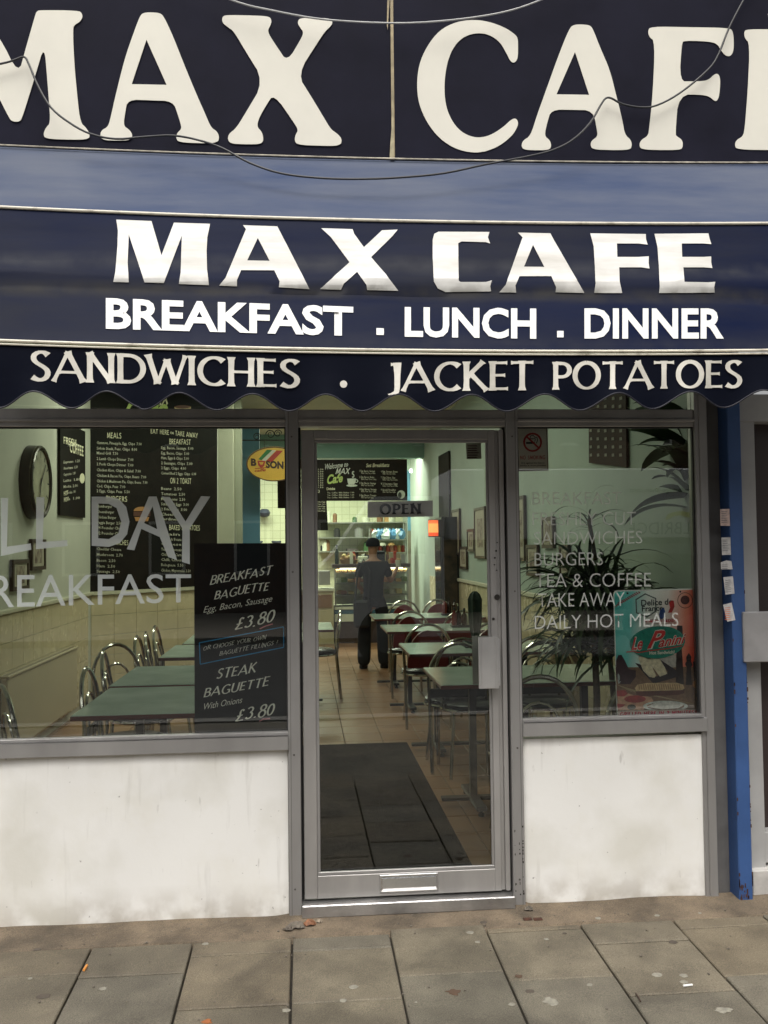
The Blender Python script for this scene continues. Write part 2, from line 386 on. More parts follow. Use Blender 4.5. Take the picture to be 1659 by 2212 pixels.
off_first = {-1:.33, -2:.46, -3:.42, -4:.30, 0:.33, 1:.17, 2:.25, 3:.40}
def speckle(m):
    t = m.node_tree; L = t.links; b = t.nodes['Principled BSDF']; src = b.inputs['Base Color'].links[0].from_socket
    g_ = t.nodes.new('ShaderNodeNewGeometry'); v = t.nodes.new('ShaderNodeTexNoise'); v.inputs['Scale'].default_value = 260; v.inputs['Detail'].default_value = 3; L.new(g_.outputs['Position'], v.inputs['Vector'])
    r_ = t.nodes.new('ShaderNodeMapRange'); r_.inputs[1].default_value = .35; r_.inputs[2].default_value = .68; r_.inputs[3].default_value = .68; r_.inputs[4].default_value = 1.35; L.new(v.outputs['Fac'], r_.inputs[0])
    v2 = t.nodes.new('ShaderNodeTexNoise'); v2.inputs['Scale'].default_value = 1.6; v2.inputs['Detail'].default_value = 5; v2.inputs['Distortion'].default_value = .6; L.new(g_.outputs['Position'], v2.inputs['Vector'])
    r2 = t.nodes.new('ShaderNodeMapRange'); r2.inputs[1].default_value = .44; r2.inputs[2].default_value = .52; r2.inputs[3].default_value = .80; r2.inputs[4].default_value = 1.12; L.new(v2.outputs['Fac'], r2.inputs[0])
    q = t.nodes.new('ShaderNodeMath'); q.operation = 'MULTIPLY'; L.new(r_.outputs[0], q.inputs[0]); L.new(r2.outputs[0], q.inputs[1])
    x = t.nodes.new('ShaderNodeVectorMath'); x.operation = 'SCALE'; L.new(src, x.inputs[0]); L.new(q.outputs[0], x.inputs['Scale']); L.new(x.outputs[0], b.inputs['Base Color'])
for m_ in SL+[APR]: speckle(m_)
sm = {}
def slab(x0, x1, ya, yb):           # ya nearer the wall
    m = MB(); h = [random.uniform(-.0012,.0018) for _ in range(4)]; b = .004
    x0 += g/2+random.uniform(-.0012,.0012); x1 -= g/2+random.uniform(-.0012,.0012); ya -= g/2; yb += g/2+random.uniform(-.001,.001)
    z = lambda x, y, i: gz(y)+h[i]
    o = [(x0,yb,z(x0,yb,0)-b-.02),(x1,yb,z(x1,yb,1)-b-.02),(x1,ya,z(x1,ya,2)-b-.02),(x0,ya,z(x0,ya,3)-b-.02)]
    o2 = [(p[0],p[1],p[2]+.02) for p in o]
    t = [(x0+b,yb+b,z(x0,yb,0)),(x1-b,yb+b,z(x1,yb,1)),(x1-b,ya-b,z(x1,ya,2)),(x0+b,ya-b,z(x0,ya,3))]
    fs = [(8,9,10,11)]
    for i in range(4): j = (i+1)%4; fs += [(i,j,4+j,4+i),(4+i,4+j,8+j,8+i)]
    m.add(o+o2+t, fs); part('paving_stone', m, random.choice(SL), pavement)
nsl = 0
for c in range(-10, 12):
    xa = -.0605+PT*c; t = offs.get(c, random.uniform(.1,.4)); t = -t
    first = -.21
    y = first
    lim = -2.6 if abs(c) < 8 else -1.6
    nxt = -(offs.get(c, .3))
    if c in off_first: nxt = -off_first[c]
    while y > lim:
        if y-nxt > .03: slab(xa, xa+PT, y, nxt); nsl += 1
        y = nxt; nxt -= PT
far = MB(); far.quad((-9,-5.3,gz(-5.3)-.002),(9,-5.3,gz(-5.3)-.002),(9,-2.4,gz(-2.4)-.012),(-9,-2.4,gz(-2.4)-.012))
part('far_paving', far, SL[1], pavement)
kb = MB(); kb.box(-60,60,-5.6,-5.4,-.30,gz(-5.4)); struct('kerb', kb, mat('kerb_granite', (.3,.29,.27), .8, 0, .2, 20, .3))
rd = MB(); rd.quad((-200,-300,-.29),(200,-300,-.29),(200,60,-.29),(-200,60,-.29)); struct('road', rd, mat('asphalt', (.055,.055,.055), .85, 0, .25, 20, .5, 200))

# ---- building shell around the front
WALLM = mat('facade_render', (.16,.15,.145), .85, 0, .2, 4, .2)
b = MB()
b.box(-4.2, 4.6, .12, .42, 2.72, 3.3); b.box(-4.2, 4.6, .0, .42, 3.3, 6.5)
b.box(-4.2, -2.3, .02, .42, -.2, 2.72); b.box(3.4, 4.6, .02, .42, -.2, 2.72); b.box(2.02, 2.05, .13, .42, -.2, 2.72)
struct('wall', b, WALLM)

# ---- low white walls under the windows
def riser(x0, x1, label):
    m = MB(); nx, nz = 40, 24; ztop = .735
    for i in range(nx+1):
        for j in range(nz+1):
            x = x0+(x1-x0)*i/nx; z0 = .004*math.sin(x*31)+.004*math.sin(x*77+1)-.002; z = z0+(ztop-z0)*j/nz
            y = .012*math.exp(-((ztop-z)/.02)**2)*0 + .0025*math.sin(x*5+z*4)+.0015*math.sin(x*13-z*9)
            if i in (0, nx): y += .012
            m.v.append(Vector((x, y, z)))
    for i in range(nx):
        for j in range(nz): a = i*(nz+1)+j; m.f.append((a, a+nz+1, a+nz+2, a+1))
    m.box(x0+.005, x1-.005, .02, .1, -.02, ztop-.005)
    return solo('low_wall', m, WHT, label, 'wall', 'white rendered walls under the shop windows', ((x0+x1)/2, 0, 0), smooth=True)
riser(-2.3, -.078, 'long white painted low wall under the left shop window, lightly stained')
riser(.974, 1.818, 'short white painted low wall under the right shop window')

# ---- windows
def frame_box(m, x0, x1, z0, z1, y0=-.005, y1=.06, c=.003): m.box(x0, x1, y0, y1, z0, z1, c)
def window(label, x0, x1, z0, z1, fl, fr, sillx, trz, plant=None):
    t = thing('shop_window', label, 'window', ((x0+x1)/2, 0, z0), 0, 'large shop windows either side of the door')
    m = MB(); m.box(x0, x1, .028, .034, z0-.01, z1+.01); gl = part('glass', m, GLS, t)
    m = MB(); m.box(sillx[0], sillx[1], -.03, .06, z0-.075, z0-.012, .003); part('sill', m, ALU, t)
    m = MB(); m.box(x0-.001, x1+.001, -.012, .026, z0-.012, z0+.001, .002); part('glazing_bead', m, ALU2 if False else ALU, t)
    m = MB(); m.box(x0, x1, .0, .06, z1, z1+.08, .003); m.box(x0, x1, -.012, .0, z1+.022, z1+.034, .002); part('transom', m, ALUD, t)
    m = MB(); m.box(x0, x1, .028, .034, z1+.08, 2.72); part('clerestory_glass', m, GLS, t)
    return t, gl
wl, gl_l = window('long shop window left of the door lettered ALL DAY BREAKFAST', -2.3, -.076, .80, 2.146, 0, 0, (-2.3,-.074), .08)
wr, gl_r = window('narrower shop window right of the door lettered with food names and a panini poster', .972, 1.803, .826, 2.146, 0, 0, (.969,1.822), .08)
# rubber gaskets round the panes and screws in the frame
for wt, xa, xb, za, zb in ((wl,-2.3,-.076,.806,2.146),(wr,.972,1.803,.832,2.146)):
    m = MB(); m.box(xa,xb,.010,.0275,zb-.006,zb); part('gasket', m, BLK, wt)
    for xx in ([xb-.006] if wt is wl else [xa, xb-.006]): m = MB(); m.box(xx,xx+.006,.010,.0275,za,zb-.006); part('gasket', m, BLK, wt)
    m = MB(); m.box(xa,xb,-.0325,-.030,za-.018,za-.016); part('sill_groove', m, BLK, wt)
# posts of the frame
t = thing('door_frame', 'grey aluminium frame posts and threshold around the cafe door', 'door frame', (.45, 0, 0))
for a, b_ in ((-.076,-.021), (.917,.971)):
    m = MB(); m.box(a, b_, -.012, .075, -.004 if a > 0 else .0, 2.72, .003); part('post', m, ALU, t)
m = MB(); m.box(-.021,.917,-.006,.07,2.146,2.222,.003); m.box(-.021,.917,-.012,-.006,2.17,2.18); part('head', m, ALUD, t)
m = MB(); m.box(-.021,.917,.030,.036,2.222,2.72); part('fanlight', m, GLS, t)
m = MB(); m.box(-.021,.917,-.045,.09,.004,.058,.004); part('threshold', m, mat('threshold_metal', (.48,.47,.46), .32, .8, .25, 6, .15, 60), t)
m = MB(); m.box(-.021,-.010,.03,.08,.06,2.146); m.box(.908,.917,.03,.08,.06,2.146); part('draught_seal', m, BLK, t)
m = MB()
for k in range(26): 
    z = random.uniform(.05,.35); x = random.choice((.925,.945,.96)); 
    m.box(x, x+random.uniform(.002,.006), -.0135, -.012, z, z+random.uniform(.002,.01))
part('grime', m, mat('grime', (.03,.025,.02), .9), t, kind='stuff')
for xx in (-.064,.958):
    m = MB(); m.box(xx, xx+.0012, -.0128, -.012, 0, 2.7); part('seam', m, BLK, t)
for xx, zz in ((-.05,.12),(-.05,.70),(-.05,1.5),(-.05,2.1),(.945,.12),(.945,.70),(.945,1.4),(.945,2.1)):
    m = MB(); m.lathe([(0,0),(.0045,0),(.004,.002),(0,.0022)], (0,0,0), 10); m.v = [Vector((xx+v.x, -.012-v.z, zz+v.y)) for v in m.v]; part('screw', m, mat('screw_steel', (.16,.15,.14), .4, .8), t)
t = thing('window_post', 'grey aluminium end post between right window and blue pipe casing', 'post', (1.83, 0, 0))
m = MB(); m.box(1.803,1.822,-.008,.07,.0,2.72,.002); part('post', m, ALU, t)
m = MB(); m.box(1.822,1.862,-.012,.09,.0,2.72,.003); part('outer_post', m, ALU, t)
m = MB(); m.box(1.862,1.935,.03,.10,.0,2.72,.002); part('recessed_strip', m, mat('dull_metal', (.16,.155,.15), .6, .3, .2, 5), t)

# ---- cafe door
d = thing('cafe_door', 'grey aluminium glazed cafe door with letter plate and OPEN sign', 'door', (.45, 0, .06))
m = MB(); m.box(-.009,.049,.004,.05,.068,2.132,.003); part('stile', m, ALUD, d)
m = MB(); m.box(.838,.868,.004,.05,.068,2.132,.002); m.box(.868,.886,.016,.05,.068,2.132,.002); m.box(.886,.907,.002,.05,.068,2.132,.002); part('stile', m, ALUD, d)
m = MB(); m.box(.049,.838,.004,.05,.068,.166,.002); part('bottom_rail', m, ALUD, d)
m = MB(); m.box(.049,.838,.004,.05,2.088,2.132,.002); part('top_rail', m, ALUD, d)
m = MB(); m.box(.049,.838,.010,.024,.166,.180,.002); m.box(.049,.062,.010,.024,.180,2.074,.002); m.box(.826,.838,.010,.024,.180,2.074,.002); m.box(.049,.838,.010,.024,2.074,2.088,.002)
part('glazing_bead', m, ALU, d)
m = MB(); m.box(.058,.830,.028,.034,.176,2.080); gl_d = part('glass', m, GLS, d)
A = aty(820,1890); B_ = aty(946,1923)
m = MB(); x0,x1,z0,z1 = A.x,B_.x,B_.z,A.z
m.box(x0,x1,-.006,.003,z0,z1,.002); lp = part('letter_plate', m, ALU2, d)
m = MB(); 
m.add([(x0+.006,-.007,z0+.006),(x1-.006,-.007,z0+.006),(x1-.006,-.007,z1-.010),(x0+.006,-.007,z1-.010),(x0+.014,-.013,z0+.022),(x1-.010,-.013,z0+.022),(x1-.010,-.012,z1-.014),(x0+.014,-.012,z1-.014)],
      [(4,5,6,7),(0,1,5,4),(1,2,6,5),(2,3,7,6),(3,0,4,7)]); part('flap', m, ALU2, lp)
# pull plate outside and the matching one inside
A = aty(1033,1376,-.06); B_ = aty(1078,1487,-.06)
hp = MB(); hp.box(A.x,B_.x,-.062,-.054,B_.z,A.z,.002)
for k in (.10,.16,.84,.90): xx = A.x+(B_.x-A.x)*k; hp.box(xx-.002,xx+.002,-.066,-.062,B_.z+.001,A.z-.001)
hp.box(B_.x-.004,B_.x+.008,-.055,.004,B_.z+.01,A.z-.01,.002)
part('pull_handle', hp, mat('handle_metal', (.62,.61,.60), .3, .7, .08, 8), d)
A = aty(1020,1374,.07); B_ = aty(1045,1478,.07)
hp = MB(); hp.box(A.x,B_.x+.05,.07,.078,B_.z,A.z,.002); part('inner_handle', hp, ALU, d)
lk = MB()
for px, py, r in ((1074,1290,.013),(1066,1337,.006),(1072,1190,.004),(1069,1205,.004),(1074,1172,.003),(1068,1220,.003),(1073,1232,.003)):
    p = aty(px,py,.0); n = 14
    ring = [(p.x+r*math.cos(2*math.pi*k/n), 0, p.z+r*math.sin(2*math.pi*k/n)) for k in range(n)]
    lk.slabpoly([(q[0], .004, q[2]) for q in ring], (0,-1,0), .005)
part('lock', lk, mat('dark_metal', (.05,.045,.04), .4, .6), d)
m = MB(); A = aty(690,920); m.box(.052,.11,-.004,.004,2.092,2.128,.002); part('hinge_cover', m, ALUD, d)
# OPEN sign and little notice on the door glass
PD = PLY(.040)
def panel(loops, plane, ext, name): return filled(loops, plane, ext, name)
o = solo('open_sign', filled([[(794,1083.5),(935,1081),(935,1116),(794,1118)]], PLY(.0375), .002, 'open_sign'), vinylmat('open_grey', (.66,.61,.58), .97), 'grey OPEN sign stuck inside the door glass', 'sign', None, aty(864,1118,.0375))
tx = []
me = brush('OPEN', (820,1111.5), (911,1109.5), 22, PLY(.0345), wid=.22, flare=.9, gap=.22, thin=.45); part('lettering', me, mat('ink_black', (.02,.018,.018), .7), o)
o = solo('notice', filled([[(1006,957.5),(1039,957),(1040,991),(1008,992)]], PLY(.040), .001, 'notice'), mat('notice_paper', (.34,.33,.27), .8), 'small printed notice in the top corner of the door glass', 'notice', None, aty(1020,990,.04))
ms = []
for k in range(6):
    y = 962+k*5
    ms.append(filled([[(1010,y),(1010+random.uniform(18,26),y),(1032,y+2.2),(1010,y+2.4)]], PLY(.038), 0))
part('printing', join(ms), mat('ink_brown', (.07,.03,.03), .8), o)

# ---- blue painted post with stickers
BLU = mat('blue_paint', (.032,.082,.225), .5, 0, .12, 6, .2, 40)
t = thing('blue_post', 'bright blue painted post with paper stickers beside the window', 'post', (1.97, -.03, 0))
m = MB(); m.box(1.935,1.999,-.06,.12,.0,2.72,.004); part('casing', m, BLU, t)
rm = MB()
for k in range(60):
    z = random.choice((random.uniform(.0,.12), random.uniform(0,1.4))); x = random.choice((1.936,1.9965))-.001; wz = random.uniform(.004,.02)
    if z < .06: x = random.uniform(1.936,1.99)
    rm.box(x, x+random.uniform(.002,.006), -.0615,-.059, z, z+wz)
part('rust_patch', rm, mat('rust', (.07,.025,.012), .9, 0, .4, 60), t, kind='stuff')
PB = PLY(-.0625)
STK = mat('sticker_paper', (.62,.60,.58), .7, 0, .2, 60)
for i,(q, lab) in enumerate([(((1360,710),(1418,708),(1422,815),(1362,813)),'pink paper sticker'),(((1368,887),(1424,886),(1428,995),(1372,996)),'white sticker with teal printing'),(((1364,1042),(1400,1030),(1430,1034),(1438,1085),(1366,1085)),'torn white sticker'),
        ]):
    st = part('sticker', filled([R3(q)], PB, .001, 'sticker'), mat('sticker_pink', (.62,.47,.42), .7, 0, .2, 60) if i == 0 else STK, t, label=lab)
    ms = [filled([R3([(q[0][0]+8, q[0][1]+14+k*11),(q[0][0]+8+random.uniform(24,40), q[0][1]+14+k*11),(q[0][0]+44, q[0][1]+17+k*11),(q[0][0]+8, q[0][1]+18+k*11)])], PLY(-.0645)) for k in range(3 if i == 2 else 7)]
    part('printing', join(ms), mat('ink_grey', (.16,.16,.18), .8), st)
for i,(q, lab) in enumerate([(((1380,78),(1440,72),(1450,180),(1393,186)),'white sticker with small print'),(((1378,250),(1432,236),(1455,345),(1405,355)),'white sticker with orange and red print')]):
    st = part('sticker', filled([R4(q)], PB, .001, 'sticker'), STK, t, label=lab)
    ms = [filled([R4([(q[0][0]+12, q[0][1]+18+k*12),(q[0][0]+12+random.uniform(24,40), q[0][1]+16+k*12),(q[0][0]+48, q[0][1]+19+k*12),(q[0][0]+13, q[0][1]+22+k*12)])], PLY(-.0645)) for k in range(7)]
    part('printing', join(ms), mat('ink_grey', (.16,.16,.18), .8) if i == 0 else mat('ink_orange', (.7,.16,.06), .8), st)

# ---- neighbour's door at the right edge
t = thing('neighbour_door', 'grey metal framed dark glazed door at the right edge', 'door', (2.35, .0, .1))
GP = mat('grey_frame_paint', (.36,.355,.345), .55, .1, .1, 4)
m = MB(); m.box(2.02,2.105,.02,.12,.06,2.30,.003); part('stile', m, GP, t)
m = MB(); m.box(2.105,3.3,.03,.12,.13,.27,.003); part('bottom_rail', m, GP, t)
m = MB(); m.box(2.02,3.3,.015,.12,2.17,2.30,.003); part('top_rail', m, GP, t)
m = MB(); m.box(2.105,3.3,.10,.115,.27,2.17); part('mesh_panel', m, mat('dark_mesh', (.035,.022,.02), .5, 0, .3, 180), t)
m = MB(); m.box(2.02,3.3,-.02,.12,.0,.115,.004); part('step', m, mat('step_paint', (.5,.48,.45), .7, 0, .2, 8), t)
A = aty(1604,1322,-.07); B_ = aty(1604,1431,-.07)
m = MB(); m.box(A.x,A.x+.34,-.075,-.05,B_.z,A.z,.004); m.box(A.x+.01,A.x+.05,-.05,.03,B_.z+.03,A.z-.03); part('pull_handle', m, mat('handle_grey', (.42,.41,.41), .4, .5, .1, 8), t)
p = aty(1594,1215,.012); m = MB(); m.lathe([(.0,0),(.021,0),(.021,.006),(.012,.012),(.0,.012)], (0,0,0), 18)
m.v = [Vector((p.x+v.x, .02-v.z, p.z+v.y)) for v in m.v]; part('lock', m, mat('brass', (.35,.2,.09), .45, .7, .2, 50), t)

# ================================================================== FASCIA SIGN
NAVY = mat('fascia_navy', (.012,.012,.022), .6, 0, .2, 3, .05, 30, spec=.06)
CRM = mat('letter_cream', (.66,.635,.55), .5, 0, .05, 3)
YF = -.06
topedge = quadratic((0,314), (845,343.5), (1659,352))
sg = thing('fascia_sign', 'dark navy fascia sign with big cream letters MAX CAFE over the awning', 'sign', (.45, YF, 3.4))
def panel_strip(xa, xb, y, zt, d):
    m = MB(); pts = []
    n = 14
    for i in range(n+1):
        px = xa+(xb-xa)*i/n; p = aty(px, topedge(px)-2, y); pts.append(Vector((p.x, y, p.z)))
    top = [Vector((p.x, y, zt)) for p in pts]
    for i in range(n): m.quad(pts[i], pts[i+1], top[i+1], top[i]); m.quad(pts[i]+Vector((0,d,0)), pts[i], top[i], top[i]+Vector((0,d,0))) if i == 0 else None; m.quad(pts[i]+Vector((0,d,0)), pts[i+1]+Vector((0,d,0)), pts[i+1], pts[i])
    m.quad(pts[n], pts[n]+Vector((0,d,0)), top[n]+Vector((0,d,0)), top[n]); return m
part('panel', panel_strip(-330, 845.5, YF, 4.9, .05), NAVY, sg); part('panel', panel_strip(850.5, 2000, YF-.002, 4.9, .05), NAVY, sg)
TAN = mat('seam_tan', (.36,.29,.17), .6, 0, .3, 20)
part('seam_strip', filled([[(843,0),(849,0),(853,343),(846,343)]], PLY(YF-.004), .003), TAN, sg)
part('seam_strip', filled([G2([(14,0),(24,0),(16,130),(12,110)])], PLY(YF-.008), .002), TAN, sg)
part('seam_strip', filled([G2([(38,380),(44,690),(24,690),(26,640),(32,560)])], PLY(YF-.009), .002), mat('seam_gold', (.42,.36,.22), .6, 0, .3, 20), sg)
LP_ = PLY(YF-.0045)
BIG = [
 (G1, [[(172,44),(340,46),(354,58),(357,75),(345,95),(322,108),(315,125),(320,260),(335,430),(348,530),(372,552),(388,578),(385,603),(300,604),(195,600),(187,578),(200,550),(218,532),(212,440),(205,350),(192,192),(155,320),(98,505),(85,527),(50,525),(35,500),(0,432),(-115,200),(-130,350),(-135,535),(-115,555),(-100,580),(-110,603),(-290,600),(-300,575),(-280,550),(-255,530),(-235,120),(-270,100),(-285,75),(-270,46),(-115,44),(-95,58),(0,160),(80,325),(110,215),(150,75),(158,50)]]),
 (G1, [[(622,55),(660,54),(692,57),(708,72),(745,150),(800,290),(850,410),(890,500),(912,552),(938,568),(948,592),(940,618),(860,619),(773,615),(760,597),(765,575),(784,558),(782,540),(770,500),(748,437),(650,434),(552,430),(540,490),(534,545),(556,558),(573,580),(568,606),(500,608),(443,605),(432,583),(440,562),(468,548),(480,500),(500,410),(540,250),(575,150),(605,68)], [(633,172),(720,367),(569,364)]]),
 (G1, [[(975,65),(1070,67),(1162,70),(1174,88),(1168,112),(1157,130),(1165,155),(1200,208),(1241,268),(1300,170),(1312,140),(1297,120),(1285,100),(1293,78),(1360,78),(1428,80),(1438,95),(1430,113),(1405,135),(1375,180),(1284,322),(1340,410),(1400,510),(1430,560),(1458,578),(1478,602),(1470,631),(1380,630),(1285,626),(1272,607),(1277,582),(1289,562),(1270,530),(1183,405),(1150,455),(1118,512),(1110,548),(1130,568),(1139,597),(1132,623),(1060,624),(995,621),(983,600),(990,577),(1020,555),(1060,490),(1142,352),(1060,220),(1010,135),(985,118),(960,98),(960,74)]]),
 (G2, [[(565,148),(578,165),(579,200),(578,255),(562,273),(546,266),(530,232),(500,180),(455,150),(405,142),(350,155),(305,195),(275,260),(261,345),(262,430),(280,500),(320,560),(370,590),(420,596),(470,580),(520,545),(550,516),(570,511),(581,530),(572,558),(550,590),(500,630),(440,655),(385,661),(310,645),(240,600),(185,530),(150,450),(141,370),(150,280),(185,200),(240,130),(310,95),(385,85),(450,93),(520,118)]]),
 (G2, [[(820,107),(855,106),(888,109),(902,124),(935,210),(975,300),(1000,400),(1030,520),(1040,582),(1067,605),(1071,630),(1062,648),(980,649),(902,646),(891,627),(897,607),(923,590),(920,560),(903,477),(815,475),(722,474),(705,530),(692,588),(716,605),(723,630),(715,648),(660,650),(602,647),(593,630),(600,607),(633,588),(660,500),(700,390),(750,250),(800,123)], [(825,225),(886,410),(745,408)]]),
 (G2, [[(1150,115),(1320,118),(1492,121),(1507,135),(1511,180),(1509,225),(1495,244),(1475,241),(1458,222),(1440,190),(1400,179),(1297,176),(1286,186),(1276,352),(1330,352),(1380,351),(1405,343),(1425,322),(1443,318),(1453,340),(1450,400),(1442,434),(1428,438),(1410,420),(1380,410),(1272,408),(1258,580),(1265,590),(1289,605),(1291,635),(1280,648),(1200,649),(1112,646),(1102,627),(1110,605),(1140,588),(1145,560),(1160,420),(1171,180),(1145,160),(1140,135)]]),
 (G2, [[(1565,126),(1730,128),(1900,130),(1910,230),(1880,235),(1850,190),(1705,185),(1695,350),(1800,350),(1830,320),(1850,320),(1845,430),(1830,435),(1800,408),(1690,408),(1680,585),(1820,585),(1880,520),(1905,530),(1890,647),(1710,649),(1525,647),(1514,627),(1522,605),(1550,590),(1558,560),(1572,380),(1580,190),(1558,165),(1555,140)], [(1658,60),(1740,20),(1760,50),(1665,95)]]),
]
for G, lps in BIG:
    part('letter', filled([smooth_loop(G(lps[0]), 2)]+[smooth_loop(G(l), 0) for l in lps[1:]], LP_, .0012, 'letter'), CRM, sg)
part('bottom_trim', (lambda m: (m.tube([aty(x, topedge(x)-1, YF-.012) for x in range(-320, 2001, 80)], .0035, 6), m)[1])(MB()), mat('trim_cream', (.55,.50,.40), .6, 0, .35, 25), sg)

# ================================================================== AWNING
def awn(name, c, c2, rough, streak=True):
    if name in MC: return MC[name]
    m = mat(name, c, rough, 0, .2, .8, .10, 5, (.8,.8,4.), col2=c2, thr=(.35,.75), spec=.03, detail=7); return m
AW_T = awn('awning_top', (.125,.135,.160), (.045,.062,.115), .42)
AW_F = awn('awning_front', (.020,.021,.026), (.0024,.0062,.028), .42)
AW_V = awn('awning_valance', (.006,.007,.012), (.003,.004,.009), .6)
YC, YB = -.50, -.75
q_top = quadratic((0,316), (845,346), (1659,354)); q_cr = quadratic((0,449), (829,478), (1659,484)); q_bot = quadratic((0,737), (829,757.5), (1659,758))
XS = [-330+i*(2330/116) for i in range(117)]
L0 = [aty(x, q_top(x), -.052) for x in XS]; L1 = [aty(x, q_cr(x), YC) for x in XS]; L2 = [aty(x, q_bot(x), YB) for x in XS]
def sheet(A, B, rows, bow, ripple):
    m = MB(); n = len(A)
    for j in range(rows+1):
        v = j/rows
        for i in range(n):
            p = A[i].lerp(B[i], v); p += Vector((0, -.6, .75))*(bow*4*v*(1-v)*0 + ripple(i/n, v)); m.v.append(p)
    for j in range(rows):
        for i in range(n-1): a = j*n+i; m.f.append((a+n, a+n+1, a+1, a))
    return m
aw = thing('awning', 'dark blue cafe awning lettered MAX CAFE with scalloped valance', 'awning', (.45, -.75, 2.35))
e4 = lambda v: v*(1-v)*4
part('roof_fabric', sheet(L0, L1, 10, 0, lambda u, v: -.010*e4(v)+e4(v)*(.003*math.sin(u*31+v*3)+.002*math.sin(u*71))), AW_T, aw, smooth=True)
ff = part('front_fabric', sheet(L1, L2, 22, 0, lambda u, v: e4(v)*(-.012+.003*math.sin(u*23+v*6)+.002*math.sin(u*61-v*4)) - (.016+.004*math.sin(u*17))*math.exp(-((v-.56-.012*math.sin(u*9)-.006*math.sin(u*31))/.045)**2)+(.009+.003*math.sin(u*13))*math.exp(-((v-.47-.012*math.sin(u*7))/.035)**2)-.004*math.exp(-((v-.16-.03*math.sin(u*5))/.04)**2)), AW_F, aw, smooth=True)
# valance with scallops
low = [aty(x, y, YB).z for x, y in ((120,879),(460,882),(780,887),(1094,887),(1414,880))]
def scal(px):
    ph = (px-120)/160.0 if px < 600 else (px-625)/157.5+3.2
    base = 866+ (-3 if px < 300 else 0)+ 5*math.exp(-((px-900)/500)**2) - 6*max(0,(px-1300)/350)
    return base + 17*math.cos(2*math.pi*((px-625)/157.2)) , math.cos(2*math.pi*((px-625)/157.2))
m = MB(); rows = 12; edge = []
XV = [-330+i*(2330/330) for i in range(331)]
for j in range(rows+1):
    v = j/rows
    for px in XV:
        a = aty(px, q_bot(px)+3, YB); yb_, ph = scal(px); b_ = aty(px, yb_, YB-.01)
        p = a.lerp(b_, v); p.y += v*v*(.012*ph-.004)+v*.006*math.sin(px*.013); m.v.append(p)
        if j == rows: edge.append(p.copy())
n = len(XV)
for j in range(rows):
    for i in range(n-1): a = j*n+i; m.f.append((a+n, a+n+1, a+1, a))
k0 = len(m.v); off = Vector((0,.004,0))
m.v += [v+off for v in m.v]; m.f += [tuple(k0+i for i in f)[::-1] for f in m.f[:]]
va = part('valance', m, AW_V, aw, smooth=True)
m = MB(); m.tube(edge, .0032, 5); part('edge_binding', m, mat('edge_black', (.012,.012,.02), .6), va)
PIP = mat('piping_cream', (.62,.58,.48), .5, 0, .45, 14, .2, 60, (1,1,1), col2=(.22,.19,.14), thr=(.25,.45))
for Ln, r in ((L1, .0065), (L2, .0055)):
    m = MB(); m.tube([p+Vector((0,-.004,.002)) for p in Ln], r, 8); part('piping', m, PIP, aw)
m = MB(); m.tube([p+Vector((0,-.005,-.011)) for p in L2], .0035, 6); part('piping', m, PIP, aw)
for x in (-1.9, 2.55):
    m = MB(); m.tube([(x,-.06,3.3),(x,-.5,2.95),(x,-.74,2.4)], .012, 8); m.tube([(x,-.02,2.42),(x,-.74,2.39)], .012, 8); part('folding_frame', m, ALU, aw)
m = MB(); m.box(-2.4, 3.1, -.05, .0, 3.24, 3.30); part('wall_rail', m, ALU, aw)
# awning lettering on the slanted front
mid = len(XS)//2
PA = L1[mid]; nrm = (L2[mid]-L1[mid]).cross(Vector((1,0,0))).normalized()
if nrm.y > 0: nrm = -nrm
def PLA(k): 
    P = PA+nrm*k
    return lambda px, py: atp(px, py, P, nrm)
AWL = mat('awning_letter', (.60,.59,.565), .5, 0, .1, 1.6, .1, 8, (1,1,6), col2=(.42,.40,.36), thr=(.30,.55))
AWL2 = mat('awning_letter_white', (.64,.64,.625), .5, 0, .10, 5)
AWL3 = mat('valance_letter', (.58,.555,.49), .55, 0, .15, 9, .1, 8, col2=(.38,.36,.31), thr=(.3,.6))
AW = [
 (G3, [[(503,84),(655,90),(698,238),(752,97),(908,102),(896,160),(893,220),(895,300),(903,366),(773,361),(781,310),(786,153),(708,357),(625,354),(557,148),(552,270),(557,354),(490,352),(499,310),(508,200),(510,130)]]),
 (G3, [[(1050,108),(1198,113),(1215,145),(1337,383),(1205,375),(1208,350),(1185,303),(1042,302),(1024,345),(1024,371),(947,368),(975,335),(1063,125)], [(1114,163),(1165,262),(1068,260)]]),
 (G3, [[(1388,121),(1523,125),(1530,145),(1572,203),(1650,130),(1718,127),(1695,155),(1603,246),(1665,318),(1720,390),(1586,387),(1583,365),(1543,310),(1485,360),(1473,386),(1382,383),(1420,350),(1510,268),(1430,160)]]),
 (G4, [[(235,136),(455,137),(448,160),(458,187),(440,181),(335,178),(320,186),(322,345),(330,352),(440,352),(465,345),(458,370),(462,393),(265,396),(232,380),(215,350),(210,250),(210,170),(217,145)]]),
 (G4, [[(578,140),(718,143),(735,175),(865,400),(740,397),(743,375),(722,328),(585,328),(567,368),(570,398),(497,397),(525,365),(598,160)], [(643,193),(692,288),(604,287)]]),
 (G4, [[(890,143),(1130,146),(1131,168),(1138,192),(1100,187),(1005,187),(1007,245),(1100,245),(1143,242),(1142,270),(1146,295),(1110,290),(1015,290),(1017,350),(1028,400),(907,400),(913,360),(910,290),(905,200)]]),
 (G4, [[(1167,145),(1400,143),(1405,165),(1413,190),(1380,187),(1285,187),(1287,245),(1380,245),(1412,243),(1412,268),(1417,293),(1380,290),(1292,290),(1297,352),(1400,354),(1430,352),(1425,375),(1427,398),(1187,400),(1190,370),(1186,280),(1180,200)]]),
]
PLF = surf(ff, .0035)
